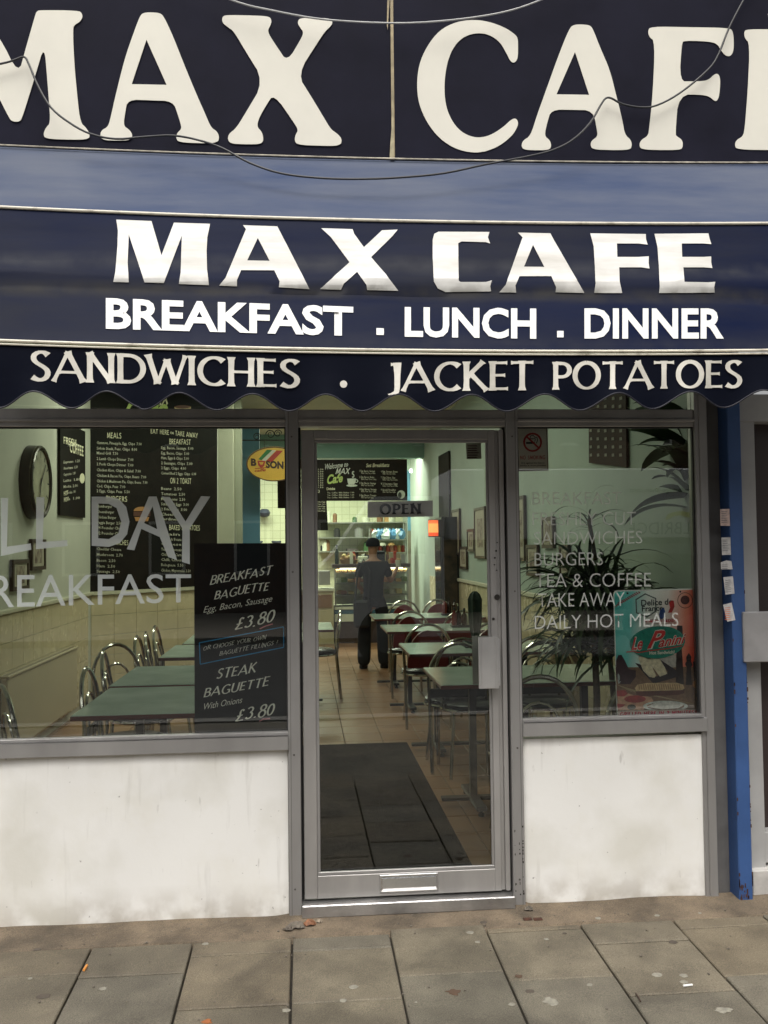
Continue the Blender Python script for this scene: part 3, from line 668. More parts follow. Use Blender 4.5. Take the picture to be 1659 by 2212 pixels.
for G, lps in AW: part('letter', filled([G(l) for l in lps], PLF, 0, 'letter', cut=7), AWL, aw)
def fold_shade_dust_band(m, zc, hw, col, amt, seed=0.):  # grey band by height: painted fold shade on letters, dust on fabric
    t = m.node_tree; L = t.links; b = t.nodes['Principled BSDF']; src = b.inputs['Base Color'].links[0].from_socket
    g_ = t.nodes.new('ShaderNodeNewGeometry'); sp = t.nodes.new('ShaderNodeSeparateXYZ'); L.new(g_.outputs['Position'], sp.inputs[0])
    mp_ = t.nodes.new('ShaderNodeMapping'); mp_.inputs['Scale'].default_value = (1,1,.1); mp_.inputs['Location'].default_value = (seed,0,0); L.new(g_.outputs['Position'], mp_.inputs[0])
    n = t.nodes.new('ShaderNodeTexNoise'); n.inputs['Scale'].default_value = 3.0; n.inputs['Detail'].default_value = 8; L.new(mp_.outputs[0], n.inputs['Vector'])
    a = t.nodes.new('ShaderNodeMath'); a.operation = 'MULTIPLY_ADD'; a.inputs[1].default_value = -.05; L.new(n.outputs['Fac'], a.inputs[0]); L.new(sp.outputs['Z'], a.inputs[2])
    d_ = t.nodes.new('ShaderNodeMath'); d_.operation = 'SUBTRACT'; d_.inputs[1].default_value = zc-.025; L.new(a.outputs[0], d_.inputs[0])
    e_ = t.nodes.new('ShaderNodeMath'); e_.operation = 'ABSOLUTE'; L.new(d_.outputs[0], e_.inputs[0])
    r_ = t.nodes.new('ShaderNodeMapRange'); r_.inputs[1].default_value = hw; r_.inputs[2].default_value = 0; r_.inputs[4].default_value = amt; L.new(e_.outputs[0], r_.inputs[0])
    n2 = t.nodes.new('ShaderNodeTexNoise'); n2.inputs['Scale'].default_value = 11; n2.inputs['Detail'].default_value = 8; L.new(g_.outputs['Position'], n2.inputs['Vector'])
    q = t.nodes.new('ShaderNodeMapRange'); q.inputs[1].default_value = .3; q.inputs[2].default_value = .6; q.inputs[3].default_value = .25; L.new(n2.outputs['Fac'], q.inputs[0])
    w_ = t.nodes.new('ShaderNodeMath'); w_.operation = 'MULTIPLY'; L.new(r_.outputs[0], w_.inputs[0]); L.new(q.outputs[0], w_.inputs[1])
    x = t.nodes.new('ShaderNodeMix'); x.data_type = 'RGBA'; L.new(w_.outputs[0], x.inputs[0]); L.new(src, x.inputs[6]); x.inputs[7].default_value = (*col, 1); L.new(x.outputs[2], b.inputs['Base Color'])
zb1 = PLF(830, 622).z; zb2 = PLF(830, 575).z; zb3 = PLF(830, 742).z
fold_shade_dust_band(AWL, zb1-.012, .06, (.15,.145,.125), 1.0); fold_shade_dust_band(AWL, zb2, .05, (.36,.35,.31), .6, 3.)  # shade under the fold, with grime, put into the letter colour
fold_shade_dust_band(AW_F, zb1-.02, .045, (.032,.031,.030), .85); fold_shade_dust_band(AW_F, zb2, .05, (.040,.042,.050), .7, 3.); fold_shade_dust_band(AW_F, zb3, .05, (.020,.022,.034), .7, 7.)
def bword(b, bl, br, h, h2=None, **k): return word(b, bl, br, h, PLF, h2, cut=.12, **k)
for mm in (bword('BREAKFAST', (229,708.7), (763,724.5), 61, 58, offset=.03), bword('LUNCH', (874,726), (1158,730.5), 59, 60, offset=.03), bword('DINNER', (1262,730), (1563,730), 60, 60, offset=.03)): part('lettering', mm, AWL2, aw)
for q in ([(813,710),(829,710.5),(829,725),(813,724.5)], [(1203,716),(1217,716),(1217,730),(1203,730)]): part('full_stop', filled([q], PLF), AWL2, aw)
PV = surf(va, .0015)
for mm in (brush('SANDWICHES', (66,823), (648,838.5), 66, PV, 62, wid=.155, flare=.55, gap=.09, thin=.55, cut=.11),
      brush('JACKET', (838,846), (1152,843), 62, PV, 64, wid=.155, flare=.55, gap=.085, thin=.55, cut=.11),
      brush('POTATOES', (1192,842), (1603,838), 60, PV, 60, wid=.155, flare=.55, gap=.085, thin=.55, cut=.11)): part('lettering', mm, AWL3, va)
part('full_stop', filled([[(742+8*math.cos(a*.4189), 830+8*math.sin(a*.4189)) for a in range(15)]], PV), AWL3, va)
# ---- loose cables across the sign
def cat(pts, n=6):
    P = [Vector(p) for p in pts]; Q = []
    for i in range(len(P)-1):
        p0 = P[max(0,i-1)]; p1 = P[i]; p2 = P[i+1]; p3 = P[min(len(P)-1,i+2)]
        for k in range(n):
            t = k/n; Q.append(.5*((2*p1)+(-p0+p2)*t+(2*p0-5*p1+4*p2-p3)*t*t+(-p0+3*p1-3*p2+p3)*t**3))
    return Q+[P[-1]]
m = MB(); m.tube(cat([aty(x,y,-.13) for x,y in ((330,-70),(500,0),(585,22),(700,42),(845,50),(960,45),(1080,28),(1168,0),(1300,-60))]), .0042, 8)
solo('cable', m, mat('cable_white', (.42,.42,.41), .5), 'thin pale grey cable sagging across the top of the navy sign', 'cable', 'loose cables across the sign', aty(845,50,-.13), True)
dk = [(-120,160,-.10),(0,138,-.10),(30,130,-.10),(52,123,-.10),(62,138,-.11),(82,185,-.13),(110,232,-.16),(150,265,-.18),(195,289,-.2),(250,300,-.2),(310,296,-.2),(375,293,-.22),(430,303,-.25),(480,320,-.28),(540,352,-.31),(610,375,-.34),(700,385,-.36),(790,386.5,-.36),(870,383,-.35),(960,374,-.33),(1050,355,-.29),(1150,336,-.25),(1200,322,-.23),(1240,300,-.2),(1275,265,-.16),(1297,228,-.12),(1308,213,-.10),(1320,212,-.10),(1345,225,-.10),(1385,232,-.10),(1420,227,-.10),(1470,200,-.10),(1530,150,-.10),(1553,115,-.10),(1575,60,-.10),(1606,0,-.10),(1640,-60,-.10)]
m = MB(); m.tube(cat([aty(x,y,z) for x,y,z in dk], 4), .0046, 8)
solo('cable', m, mat('cable_dark', (.018,.018,.02), .5), 'dark cable looping low over the awning from sign to sign edge', 'cable', 'loose cables across the sign', aty(790,386,-.36), True)

# ================================================================== CAFE INTERIOR SHELL
FZ = .10
XR, XL = 1.95, -2.10
YK = 10.45                                  # front of the counter
CREAM = mat('wall_cream_paint', (.56,.56,.47), .7, 0, .08, 2)
GREENW = mat('wall_green_paint', (.40,.48,.42), .6, 0, .08, 2)
TILE = mat('wall_tile_glaze', (.66,.57,.38), .25, 0, .08, 5)
GROUT = mat('grout', (.22,.18,.12), .9, 0, .2, 20)
RAIL = mat('dado_rail', (.62,.60,.46), .4, 0, .08, 8)
def wallpiece(m, a, b, z0, z1, t=.06):
    a = Vector((a[0],a[1],0)); b = Vector((b[0],b[1],0)); d = (b-a).normalized(); n = Vector((-d.y, d.x, 0))*t
    m.slabpoly([a+Vector((0,0,z0)), b+Vector((0,0,z0)), b+Vector((0,0,z1)), a+Vector((0,0,z1))], n.normalized(), t); return m
c0 = atx(196,1284.6,XL); c1 = atz(420,1273,1.17); CD = Vector((c1.x-c0.x, c1.y-c0.y, 0)).normalized()
cor = Vector((XL, c0.y, 0)); CN = Vector((CD.y, -CD.x, 0))     # normal towards the room
ZC = 3.42
def PLD(k):
    P = cor+CN*k
    return lambda px, py: atp(px, py, P, CN)
dend = PLD(0)(472,1200); dend.z = 0
m = wallpiece(MB(), (XL,.1), (XL,cor.y+.05), FZ, ZC); m.v = [v for v in m.v]; lw = struct('wall', m, CREAM); lw.name = 'left_wall'
m = MB(); m.slabpoly([cor+Vector((0,0,FZ)), dend+Vector((0,0,FZ)), dend+Vector((0,0,ZC)), cor+Vector((0,0,ZC))], -CN, .05); dw = struct('angled_wall', m, CREAM)
m = MB(); m.box(XR, XR+.07, .13, 14.2, FZ-.1, ZC); rw = struct('right_wall', m, GREENW)
m = MB(); m.box(-3.4, XR+.07, .10, 14.2, ZC, ZC+.1); struct('ceiling', m, mat('ceiling_paint', (.62,.64,.5), .8, 0, .05, 2))
m = MB(); m.quad((-3.4,.09,FZ-.012),(2.0,.09,FZ-.012),(2.0,14.2,FZ-.012),(-3.4,14.2,FZ-.012)); m.quad((-3.4,.09,-.05),(2.,.09,-.05),(2.,.09,FZ-.012),(-3.4,.09,FZ-.012)); fl = struct('cafe_floor', m, mat('floor_grout', (.10,.075,.05), .9, 0, .2, 20))
# floor tiles
FT = mat('floor_tile', (.29,.150,.072), .3, 0, .14, 3.5, .03, 60)
def tile_mesh(su, sv, th, ch=.003):
    m = MB(); b = bmesh.new(); bmesh.ops.create_cube(b, size=1)
    for v in b.verts: v.co = Vector((v.co.x*su, v.co.y*sv, (v.co.z-.5)*th+0))
    top = [e for e in b.edges if all(v.co.z > -th*.5 for v in e.verts)]
    bmesh.ops.bevel(b, geom=top, offset=ch, segments=1, affect='EDGES'); me = bpy.data.meshes.new('tile'); b.to_mesh(me); b.free(); return me
ftm = tile_mesh(.29, .29, .012); ftm.materials.append(FT)
P_ = .2955; stuffm = MB()
for i in range(-9, 6):
    for j in range(0, 47):
        x = .3055+P_*(i+.5)-.0; y = .16+P_*(j+.5)
        if x+.15 > XR or y > 14 : continue
        if -4 <= i and y < 7.6 and i <= 5 and len(fl.children) < 280:
            o = bpy.data.objects.new('floor_tile', ftm); COL.objects.link(o); o.parent = fl; o.location = (x, y, FZ+random.uniform(-.0006,.0006)); o.rotation_euler = (0,0,random.choice((0,1,2,3))*math.pi/2)
        else: stuffm.box(x-.145, x+.145, y-.145, y+.145, FZ-.012, FZ)
part('far_floor_tiles', stuffm, FT, fl, kind='stuff')
# wall tiles under the dado rail
tms = {}
def walltiles(par, o, u, n, length, su, sv, rows, z0, cap=300):
    key = (su, sv)
    if key not in tms: tms[key] = tile_mesh(su-.004, sv-.004, .008, .0015); tms[key].materials.append(TILE)
    u = u.normalized(); n = n.normalized(); v = Vector((0,0,1)); nu = int(length/su); c = 0; extra = MB()
    for i in range(nu):
        for j in range(rows):
            p = o+u*(su*(i+.5))+v*(z0-o.z+sv*(j+.5))+n*.008
            if c < cap:
                t = bpy.data.objects.new('wall_tile', tms[key]); COL.objects.link(t); t.parent = par
                t.matrix_local = Matrix(((u.x,v.x,n.x,p.x),(u.y,v.y,n.y,p.y),(u.z,v.z,n.z,p.z),(0,0,0,1))); c += 1
ZD = 1.165
walltiles(lw, Vector((XL,.15,0)), Vector((0,1,0)), Vector((1,0,0)), cor.y-.15, .26, .2, 5, FZ+.06)
walltiles(dw, cor.copy(), CD, CN, (dend-cor).length, .26, .2, 5, FZ+.06)
walltiles(rw, Vector((XR,.2,0)), Vector((0,1,0)), Vector((-1,0,0)), 10.0, .26, .2, 5, FZ+.06)
m = MB(); m.box(XL, XL+.03, .13, cor.y, ZD, ZD+.035, .006); part('dado_rail', m, RAIL, lw)
m = MB(); m.slabpoly([cor+CN*.0+Vector((0,0,ZD)), cor+CN*.03+Vector((0,0,ZD)), dend+CN*.03+Vector((0,0,ZD)), dend+Vector((0,0,ZD))], (0,0,1), .035); part('dado_rail', m, RAIL, dw)
m = MB(); m.box(XR-.035, XR, .13, 8.7, ZD, ZD+.04, .006); part('dado_rail', m, RAIL, rw)
# pillar, blue wall and opening behind the left window
A = aty(470,1200,dend.y); B_ = aty(506,1200,dend.y); C_ = aty(521,1200,dend.y)
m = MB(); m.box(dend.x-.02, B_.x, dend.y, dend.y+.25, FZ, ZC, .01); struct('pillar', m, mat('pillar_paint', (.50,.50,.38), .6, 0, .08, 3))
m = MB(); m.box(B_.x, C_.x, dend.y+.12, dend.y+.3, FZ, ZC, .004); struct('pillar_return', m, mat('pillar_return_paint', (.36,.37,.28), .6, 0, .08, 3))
BLW = mat('wall_blue_paint', (.12,.29,.40), .6, 0, .08, 2)
yb = dend.y+1.6; A = aty(515,1100,yb); B_ = aty(561,1100,yb)
m = MB(); m.box(A.x-.3, B_.x, yb, yb+.1, FZ, ZC); struct('blue_wall', m, BLW)
m = MB(); m.box(-3.4, A.x-.2, yb+.0, yb+.1, FZ, ZC); struct('far_left_wall', m, CREAM)
KT = mat('kitchen_tile_wall', (.56,.58,.42), .35, 0, .04, 1.5)
# fine tile joints on the far kitchen wall, too small to pick apart
nt_ = KT.node_tree; bk = nt_.nodes.new('ShaderNodeTexBrick'); mp = nt_.nodes.new('ShaderNodeMapping'); mp.inputs['Rotation'].default_value = (math.radians(90),0,0)
gg = nt_.nodes.new('ShaderNodeNewGeometry'); nt_.links.new(gg.outputs['Position'], mp.inputs[0]); nt_.links.new(mp.outputs[0], bk.inputs['Vector'])
bk.offset = 0; bk.inputs['Scale'].default_value = 1; bk.inputs['Brick Width'].default_value = .15; bk.inputs['Row Height'].default_value = .15; bk.inputs['Mortar Size'].default_value = .004
bk.inputs['Color1'].default_value = (.58,.60,.42,1); bk.inputs['Color2'].default_value = (.53,.55,.38,1); bk.inputs['Mortar'].default_value = (.34,.35,.24,1)
nt_.links.new(bk.outputs['Color'], nt_.nodes['Principled BSDF'].inputs['Base Color'])
YW = 13.9
m = MB(); m.box(-3.4, XR, YW, YW+.1, FZ, ZC); struct('kitchen_wall', m, KT)
# bulkhead over the counter
m = MB(); a = aty(800,992,YK+.15); bz = a.z
m.box(-1.2, aty(917,989,YK+.15).x, YK+.15, YK+.35, aty(800,989,YK+.15).z, ZC); struct('bulkhead', m, mat('bulkhead_teal', (.20,.34,.30), .6, 0, .1, 2))
m = MB(); m.box(-1.2, 1.5, YK+.10, YK+.149, aty(800,997,YK+.1).z, aty(800,990,YK+.1).z); struct('bulkhead_lip', m, mat('lip_paint', (.6,.66,.54), .5))
y2 = 12.6
A = aty(882,1200,y2); B_ = aty(945,1200,y2); zt = aty(900,1016,y2).z; zb = aty(900,1146,y2).z
m = MB(); m.box(A.x, XR, y2, y2+.06, zb, zt); struct('blue_wall', m, BLW).name = 'blue_far_wall'
m = MB(); m.box(A.x, XR, y2+.001, y2+.06, zt, ZC); struct('upper_far_wall', m, mat('far_wall_paint', (.45,.56,.46), .6))
m = MB(); m.box(A.x, XR, y2+.002, y2+.06, FZ, zb); struct('lower_far_wall', m, mat('far_wall_lower', (.20,.18,.13), .6, 0, .2, 5))
# far doorway leaf and dark cupboard on the right wall
A = aty(898,1150,y2-.1); B_ = aty(915,1330,y2-.1)
m = MB(); m.box(A.x, B_.x, y2-.05, y2-.002, FZ, aty(900,1152,y2).z); t = solo('service_door', m, mat('service_door_paint', (.45,.43,.33), .5), 'pale service door at the far right end of the cafe', 'door', None, (A.x,y2,FZ))
yA = atx(940,1200,XR-.22).y; yB = yA-.6
t = thing('drinks_fridge', 'tall black drinks fridge by the far right wall', 'fridge', (XR-.15, yA, FZ))
m = MB(); m.box(XR-.22, XR-.002, yB, yA, FZ, 1.98, .01); part('cabinet', m, mat('fridge_black', (.012,.012,.013), .3), t)
m = MB(); m.box(XR-.23, XR-.22, yB+.05, yA-.05, FZ+.12, 1.75, .003); part('door', m, mat('fridge_glass', (.02,.022,.022), .1), t)
m = MB(); m.box(XR-.20, XR-.03, yB-.006, yB-.001, FZ+.3, 1.7); part('side_poster', m, mat('fridge_poster', (.09,.06,.04), .4, 0, .5, 9, col2=(.015,.015,.015)), t)
# ---------------------------------------------------------------- lamps
def lamp_at(x, y, z, e, sx=1.3, sy=.16, col=(.93,1.0,.80)):
    t = thing('ceiling_light', 'fluorescent batten light on the cafe ceiling', 'light', (x,y,z), 0, 'ceiling battens')
    m = MB(); m.box(x-sx/2, x+sx/2, y-sy/2, y+sy/2, z-.05, z, .004); part('housing', m, WHP, t)
    m = MB(); m.tube([(x-sx/2+.03,y,z-.07),(x+sx/2-.03,y,z-.07)], .016, 10); part('tube', m, emat('tube_glow', (.86,1.0,.78), 3.0), t)
    l = bpy.data.lights.new('batten_lamp', 'AREA'); l.shape = 'RECTANGLE'; l.size = sx; l.size_y = sy; l.energy = e*1.6; l.color = col
    o = bpy.data.objects.new('batten_lamp', l); COL.objects.link(o); o.parent = t; o.location = (0,0,-.10)
WHP = mat('white_plastic', (.75,.75,.7), .5)
for x, y, e in ((.1,2.6,8),(.1,6.0,12),(.1,9.0,20),(-1.0,4.4,15),(.3,11.9,48),(-.9,12.2,40),(1.45,11.3,26)):
    lamp_at(x, y, ZC-.002, e)
A = aty(892,1017,y2-.25)
t = thing('spot_lamp', 'small bright white spot lamp near the far blue wall', 'light', A)
m = MB(); m.lathe([(.0,-.03),(.05,-.03),(.07,0),(.05,.03),(.0,.03)], A, 14); part('lens', m, emat('spot_glow', (1,1,.92), 8), t)
m = MB(); m.tube([A+Vector((0,0,.03)), A+Vector((0,.05,.20)), A+Vector((0,.24,.22))], .008, 6); part('bracket', m, ALU, t)
yl = yB-.06; LPn = PLY(yl); A = LPn(936,1141)
t = thing('wall_lamp', 'half round red and orange glowing lamp beside the black fridge at right', 'lamp', A)
zt, zb = LPn(936,1124).z, LPn(936,1158).z; rl_ = (LPn(946,1140).x-LPn(925,1140).x)/2
def half(z0, z1, r):
    m = MB(); pts = [(A.x-r*math.cos(a*math.pi/14), yl-r*math.sin(a*math.pi/14)) for a in range(15)]
    for i in range(14): m.quad((*pts[i],z0),(*pts[i+1],z0),(*pts[i+1],z1),(*pts[i],z1))
    return m
dz = zt-zb
part('shade', half(zb, zb+dz*.22, rl_), emat('lamp_red', (1,.10,.03), .8), t, True); part('glow_band', half(zb+dz*.22, zb+dz*.80, rl_), emat('lamp_orange', (1,.30,.08), 1.3), t, True); part('shade', half(zb+dz*.80, zt, rl_), emat('lamp_red2', (1,.17,.05), .9), t, True)
part('back_plate', MB().box(A.x-rl_, A.x+rl_+.10, yl, yl+.03, zb-.01, zt+.01, .003), BLK, t)
# ================================================================== BOARDS AND PICTURES
BOARD = mat('blackboard', (.012,.011,.009), .6, 0, .3, 4, spec=.12)
BRD2 = mat('blackboard_clean', (.006,.008,.010), .4, 0, .2, 3, spec=.12)
CHK = mat('chalk_cream', (.78,.74,.52), .8, 0, .15, 30); CHW = mat('chalk_white', (.70,.71,.66), .8, 0, .1, 40); CHD = mat('chalk_small', (.55,.53,.42), .8, 0, .2, 30)
CHG = mat('chalk_green', (.50,.62,.20), .8)
def board(name, quad_, plane, ext, m_, label, cat_='menu board'):
    c = plane(sum(q[0] for q in quad_)/4, max(q[1] for q in quad_))
    me = filled([quad_], plane, 0, name); 
    # give it thickness away from the viewer
    b = bmesh.new(); b.from_mesh(me); bmesh.ops.solidify(b, geom=b.faces[:], thickness=.0); b.free()
    mb = MB(); P = [plane(*q) for q in quad_]; n = (P[1]-P[0]).cross(P[2]-P[0]).normalized()
    if n.dot(CAM-P[0]) > 0: n = -n
    mb.slabpoly(P, n, ext); bpy.data.meshes.remove(me)
    return solo(name, mb, m_, label, cat_, None, c)
# big menu board on the angled wall
MBo = board('menu_board', G5([(500,-60),(1196,-28),(1196,1075),(500,1135)]), PLD(.022), .018, BOARD, 'large black menu board on the angled wall headed MEALS and BREAKFAST')
PM = PLD(.026)
ms = []; 
for s, a, b_, h in (('MEALS',(590,270),(668,272),30),('BREAKFAST',(933,303),(1050,307),29),('ON 2 TOAST',(938,519),(1053,522),30),('BAKED POTATOES',(932,776),(1100,779),28),('BURGERS',(585,616),(700,620),28),('SANDWICHES',(583,857),(706,860),26)):
    ms.append(brush(s, *G5([a, b_]), h*.3922, PM, wid=.13, flare=.1, gap=.16, jit=.02))
ms.append(brush('EAT HERE', *G5([(830,244),(930,252)]), 26*.39, PM, wid=.13, flare=.1)); ms.append(brush('TAKE AWAY', *G5([(965,256),(1090,270)]), 27*.39, PM, wid=.13, flare=.1))
ms.append(brush('OR', *G5([(938,247),(958,250)]), 12*.39, PM, wid=.16, flare=.1))
part('heading', join(ms, 'heading'), CHK, MBo)
ms = []
c1_ = [(302,780,'Gammon, Pineapple, Egg, Chips  7.00'),(333,755,'Sirloin Steak, Peas, Chips  8.00'),(359,650,'Mixed Grill  7.50'),(390,735,'2 Lamb Chops Dinner  7.00'),(420,735,'2 Pork Chops Dinner  7.00'),(452,775,'Chicken Kiev, Chips & Salad  7.00'),(483,805,'Chicken & Bacon Pie, Chips, Beans  7.00'),(513,812,'Chicken & Mushroom Pie, Chips, Beans  7.00'),(541,690,'Cod, Chips, Peas  7.00'),(568,715,'2 Eggs, Chips, Peas  5.50'),
      (652,618,'Hamburger'),(682,628,'Cheeseburger'),(712,640,'Chicken Burger'),(742,670,'Veggie Burger  2.50'),(770,690,'1/4 Pounder Cheese'),(800,690,'1/2 Pounder Cheese'),(887,668,'Cheddar Cheese'),(918,676,'Mushroom  2.70'),(950,636,'Bacon  2.50'),(981,634,'Ham  2.50'),(1010,660,'Sausage  2.50')]
c2_ = [(330,1065,'Egg, Bacon, Sausage  5.00'),(359,1042,'Egg, Bacon, Chips  5.00'),(386,1040,'Ham, Eggs & Chips  5.00'),(414,1060,'2 Sausages, Chips  5.00'),(441,1025,'2 Eggs, Chips  4.00'),(470,1080,'Corned Beef 2 Eggs, Chips  6.00'),(555,1000,'Beans  2.50'),(584,1020,'Tomatoes  2.50'),(612,1020,'Mushrooms  2.50'),(640,1040,'Scrambled Eggs  3.00'),(668,1030,'2 Fried Eggs  3.00'),(696,970,'Cheese'),(722,980,'Sardines'),
      (805,990,'Plain'),(833,1000,'Butter & Beans'),(860,1000,'Cheese'),(890,1010,'Tuna, Mayonnaise'),(918,1010,'Chilli con Carne'),(946,1010,'Chilli, Cheese'),(975,1010,'Bolognese  5.50'),(1005,1050,'Chicken, Mayonnaise  5.50')]
for y, xr, s in c1_: ms.append(word(s, *G5([(533,y),(xr,y+(xr-533)*.035)]), 15*.3922, PM, res=1, offset=.012))
for y, xr, s in c2_: ms.append(word(s, *G5([(888,y),(xr,y+(xr-888)*.03)]), 15*.3922, PM, res=1, offset=.012))
part('lettering', join(ms), CHD, MBo)
def ell(cx, cy, rx, ry, n=20, a0=0, a1=360): return [(cx+rx*math.cos(math.radians(a0+(a1-a0)*i/n)), cy+ry*math.sin(math.radians(a0+(a1-a0)*i/n))) for i in range(n+(0 if a1-a0 == 360 else 1))]
def flat(name, loops, plane, m_, par, k=0): return part(name, filled(loops, plane, 0, name), m_, par)
flat('burger_print', [G5(ell(780,672,44,24,16,180,360)), G5([(740,705),(822,705),(815,728),(748,728)])], PM, mat('print_bun', (.42,.20,.07), .6), MBo)
flat('burger_print', [G5([(735,676),(828,676),(828,700),(735,700)])], PLD(.028), mat('print_meat', (.10,.035,.02), .6), MBo)
part('heading', join([brush('MAX', *G5([(800,100),(925,84)]), 70*.39, PM, wid=.16, flare=.3, lean=6)]), CHK, MBo)
part('heading', join([word('Cafe', *G5([(690,170),(925,160)]), 110*.39, PM, offset=.03, shear=.35)]), CHG, MBo)
flat('cup_print', [G5([(960,98),(1052,98),(1046,150),(970,150)])], PM, mat('print_cup', (.55,.42,.22), .6), MBo)
flat('cup_print', [G5(ell(1006,98,45,9))], PLD(.028), mat('print_coffee', (.12,.04,.015), .6), MBo)
# coffee board on the left wall
PLW = PLX(XL+.03)
cb = board('coffee_board', G5([(332,165),(470,235),(470,710),(332,694)]), PLX(XL+.025), .02, BOARD, 'narrow black board headed FRESH COFFEE on the left wall')
part('heading', join([brush('FRESH', *G5([(350,300),(420,318)]), 38*.39, PLW, wid=.15), brush('COFFEE', *G5([(385,345),(460,370)]), 58*.39, PLW, 52*.39, wid=.16)]), CHK, cb)
ms = []
for k, s in enumerate(('Espresso  1.20','Americano  1.50','Cappuccino  1.80','Latte  1.80','Mocha  2.00','Hot Chocolate  1.80','Tea  1.00')):
    y = 410+k*34; ms.append(word(s, *G5([(350,y),(440-(k%3)*12,y-8)]), 15*.39, PLW, res=1, offset=.012))
part('lettering', join(ms), CHD, cb)
part('heading', join([brush('HOT', *G5([(352,588),(375,582)]), 24*.39, PLW, wid=.15), brush('HOT', *G5([(352,622),(378,616)]), 22*.39, PLW, wid=.15)]), CHK, cb)
flat('icon', [G5(ell(453,492,14,28))], PLW, CHK, cb)
# welcome board over the counter
PK = PLY(YK+.05)
kb_ = board('welcome_board', D1([(120,297),(800,295),(803,605),(120,608)]), PLY(YK+.055), .03, BOARD, 'wide blackboard above the counter reading Welcome to MAX Cafe')
ms = [word('Welcome to', *D1([(180,372),(355,346)]), 42*.286, PK, 32*.286, offset=.015, shear=.3), brush('MAX', *D1([(258,406),(362,404)]), 44*.286, PK, wid=.17, flare=.1, lean=3)]
part('heading', join(ms), CHW, kb_)
part('heading', join([word('Cafe', *D1([(196,480),(315,462)]), 66*.286, PK, 58*.286, offset=.035, shear=.3)]), CHG, kb_)
part('heading', join([word('Set Breakfasts', *D1([(490,353),(666,350)]), 26*.286, PK, offset=.02, shear=.2), word('Drinks', *D1([(192,526),(256,524)]), 18*.286, PK, offset=.03)]), CHK, kb_)
ms = []
sb = ['1 Egg, Bacon, Sausage','2 Egg, Bacon, Beans','3 Egg, Bacon, Sausage','4 Egg, Bacon, Sausage','5 Egg, Bacon, Tomato','6 Egg, Sausage, Beans','7 2 Eggs, 2 Bacon, Chips','8 2 Sausages, Eggs','9 Special Breakfast']
for k in range(9):
    x = 440 if k < 5 else 602; y = (388+46*k) if k < 5 else (392+46*(k-5))
    ms.append(word(sb[k], *D1([(x,y),(x+108+random.uniform(0,25),y+2)]), 14*.286, PK, res=1, offset=.02)); ms.append(word('Beans, Toast, Tea or Coffee', *D1([(x+14,y+15),(x+105+random.uniform(0,30),y+17)]), 11*.286, PK, res=1, offset=.02))
for k in range(3): ms.append(word('Tea  Coffee  Milk Shakes  1.00', *D1([(195,552+k*18),(400,550+k*18)]), 11*.286, PK, res=1, offset=.02))
part('lettering', join(ms), CHD, kb_)
flat('cup_print', [D1([(348,440),(415,438),(410,470),(398,484),(365,485),(352,470)]), D1(ell(383,492,42,9)), ], PK, mat('print_white', (.66,.70,.62), .6), kb_)
flat('cup_print', [D1(ell(418,458,13,13)), D1(ell(416,458,8,8))], PLY(YK+.048), MC['print_white'], kb_)
part('cup_print', join([quadmap(strokes('S', wid=.2, flare=0), D1([(383,432),(402,430),(383,385),(402,385)]), PK, 1.0)]), MC['print_white'], kb_)
flat('fried_egg_print', [D1(ell(755,560,30,32)), ], PLY(YK+.049), MC['print_white'], kb_); flat('fried_egg_print', [D1(ell(745,566,14,24))], PLY(YK+.045), mat('print_dark', (.05,.06,.05), .6), kb_)
k2 = board('price_board', D1([(90,300),(176,300),(203,830),(90,830)]), PLY(YK-.02), .03, BOARD, 'tall blackboard of prices left of the welcome board')
# price lines on it
ms = []
for k in range(9): ms.append(word('1.50', *D1([(128,375+k*17),(168,375+k*17)]), 10*.286, PLY(YK-.024), res=1, offset=.02))
for k in range(5): ms.append(word('Tuna  Ham' if k % 2 else 'Salad Egg', *D1([(122,620+k*17),(182,620+k*17)]), 10*.286, PLY(YK-.024), res=1, offset=.02))
ms.append(brush('3', *D1([(122,545),(140,545)]), 20*.286, PLY(YK-.024), wid=.15)); part('lettering', join(ms), CHD, k2)
# tall dark board and pictures on the right wall
rb = board('wall_board', D1([(1035,272),(1112,230),(1118,830),(1042,822)]), PLX(XR-.03), .02, BOARD, 'tall black board high on the right wall near the fridge')
FRM = mat('frame_wood', (.055,.03,.02), .4); PIC = mat('picture_print', (.38,.33,.25), .6, 0, .4, 14, col2=(.14,.09,.07), thr=(.4,.6)); MNT = mat('picture_mount', (.46,.42,.32), .6)
def picture(quad_, plane_x, label, sgn, k):
    c = atx(sum(q[0] for q in quad_)/4, max(q[1] for q in quad_), plane_x)
    P = [atx(*q, plane_x) for q in quad_]; ys = [p.y for p in P]; zs = [p.z for p in P]
    y0, y1 = min(ys), max(ys); z0 = (P[2].z+P[3].z)/2; z1 = (P[0].z+P[1].z)/2
    t = thing('framed_picture', label, 'picture', (plane_x, (y0+y1)/2, z0), 0, 'framed pictures on the side walls')
    w_ = min(.03, (y1-y0)*.14); xa, xb = (plane_x, plane_x-sgn*.025)
    X0, X1 = min(xa,xb), max(xa,xb)
    m = MB(); m.box(X0,X1,y0,y0+w_,z0,z1); m.box(X0,X1,y1-w_,y1,z0,z1); m.box(X0,X1,y0+w_,y1-w_,z0,z0+w_); m.box(X0,X1,y0+w_,y1-w_,z1-w_,z1); part('frame', m, FRM, t)
    xm = (X0+X1)/2; m = MB(); m.box(xm-.003,xm+.003,y0+w_,y1-w_,z0+w_,z1-w_); mo = part('mount', m, MNT, t)
    xs = xm-sgn*.0045; yy = (y1-y0)*.26; zz = (z1-z0)*.22
    m = MB(); m.box(xs-.001,xs+.001,y0+yy,y1-yy,z0+zz,z1-zz); part('print', m, PIC, mo)
pw = XR-.005
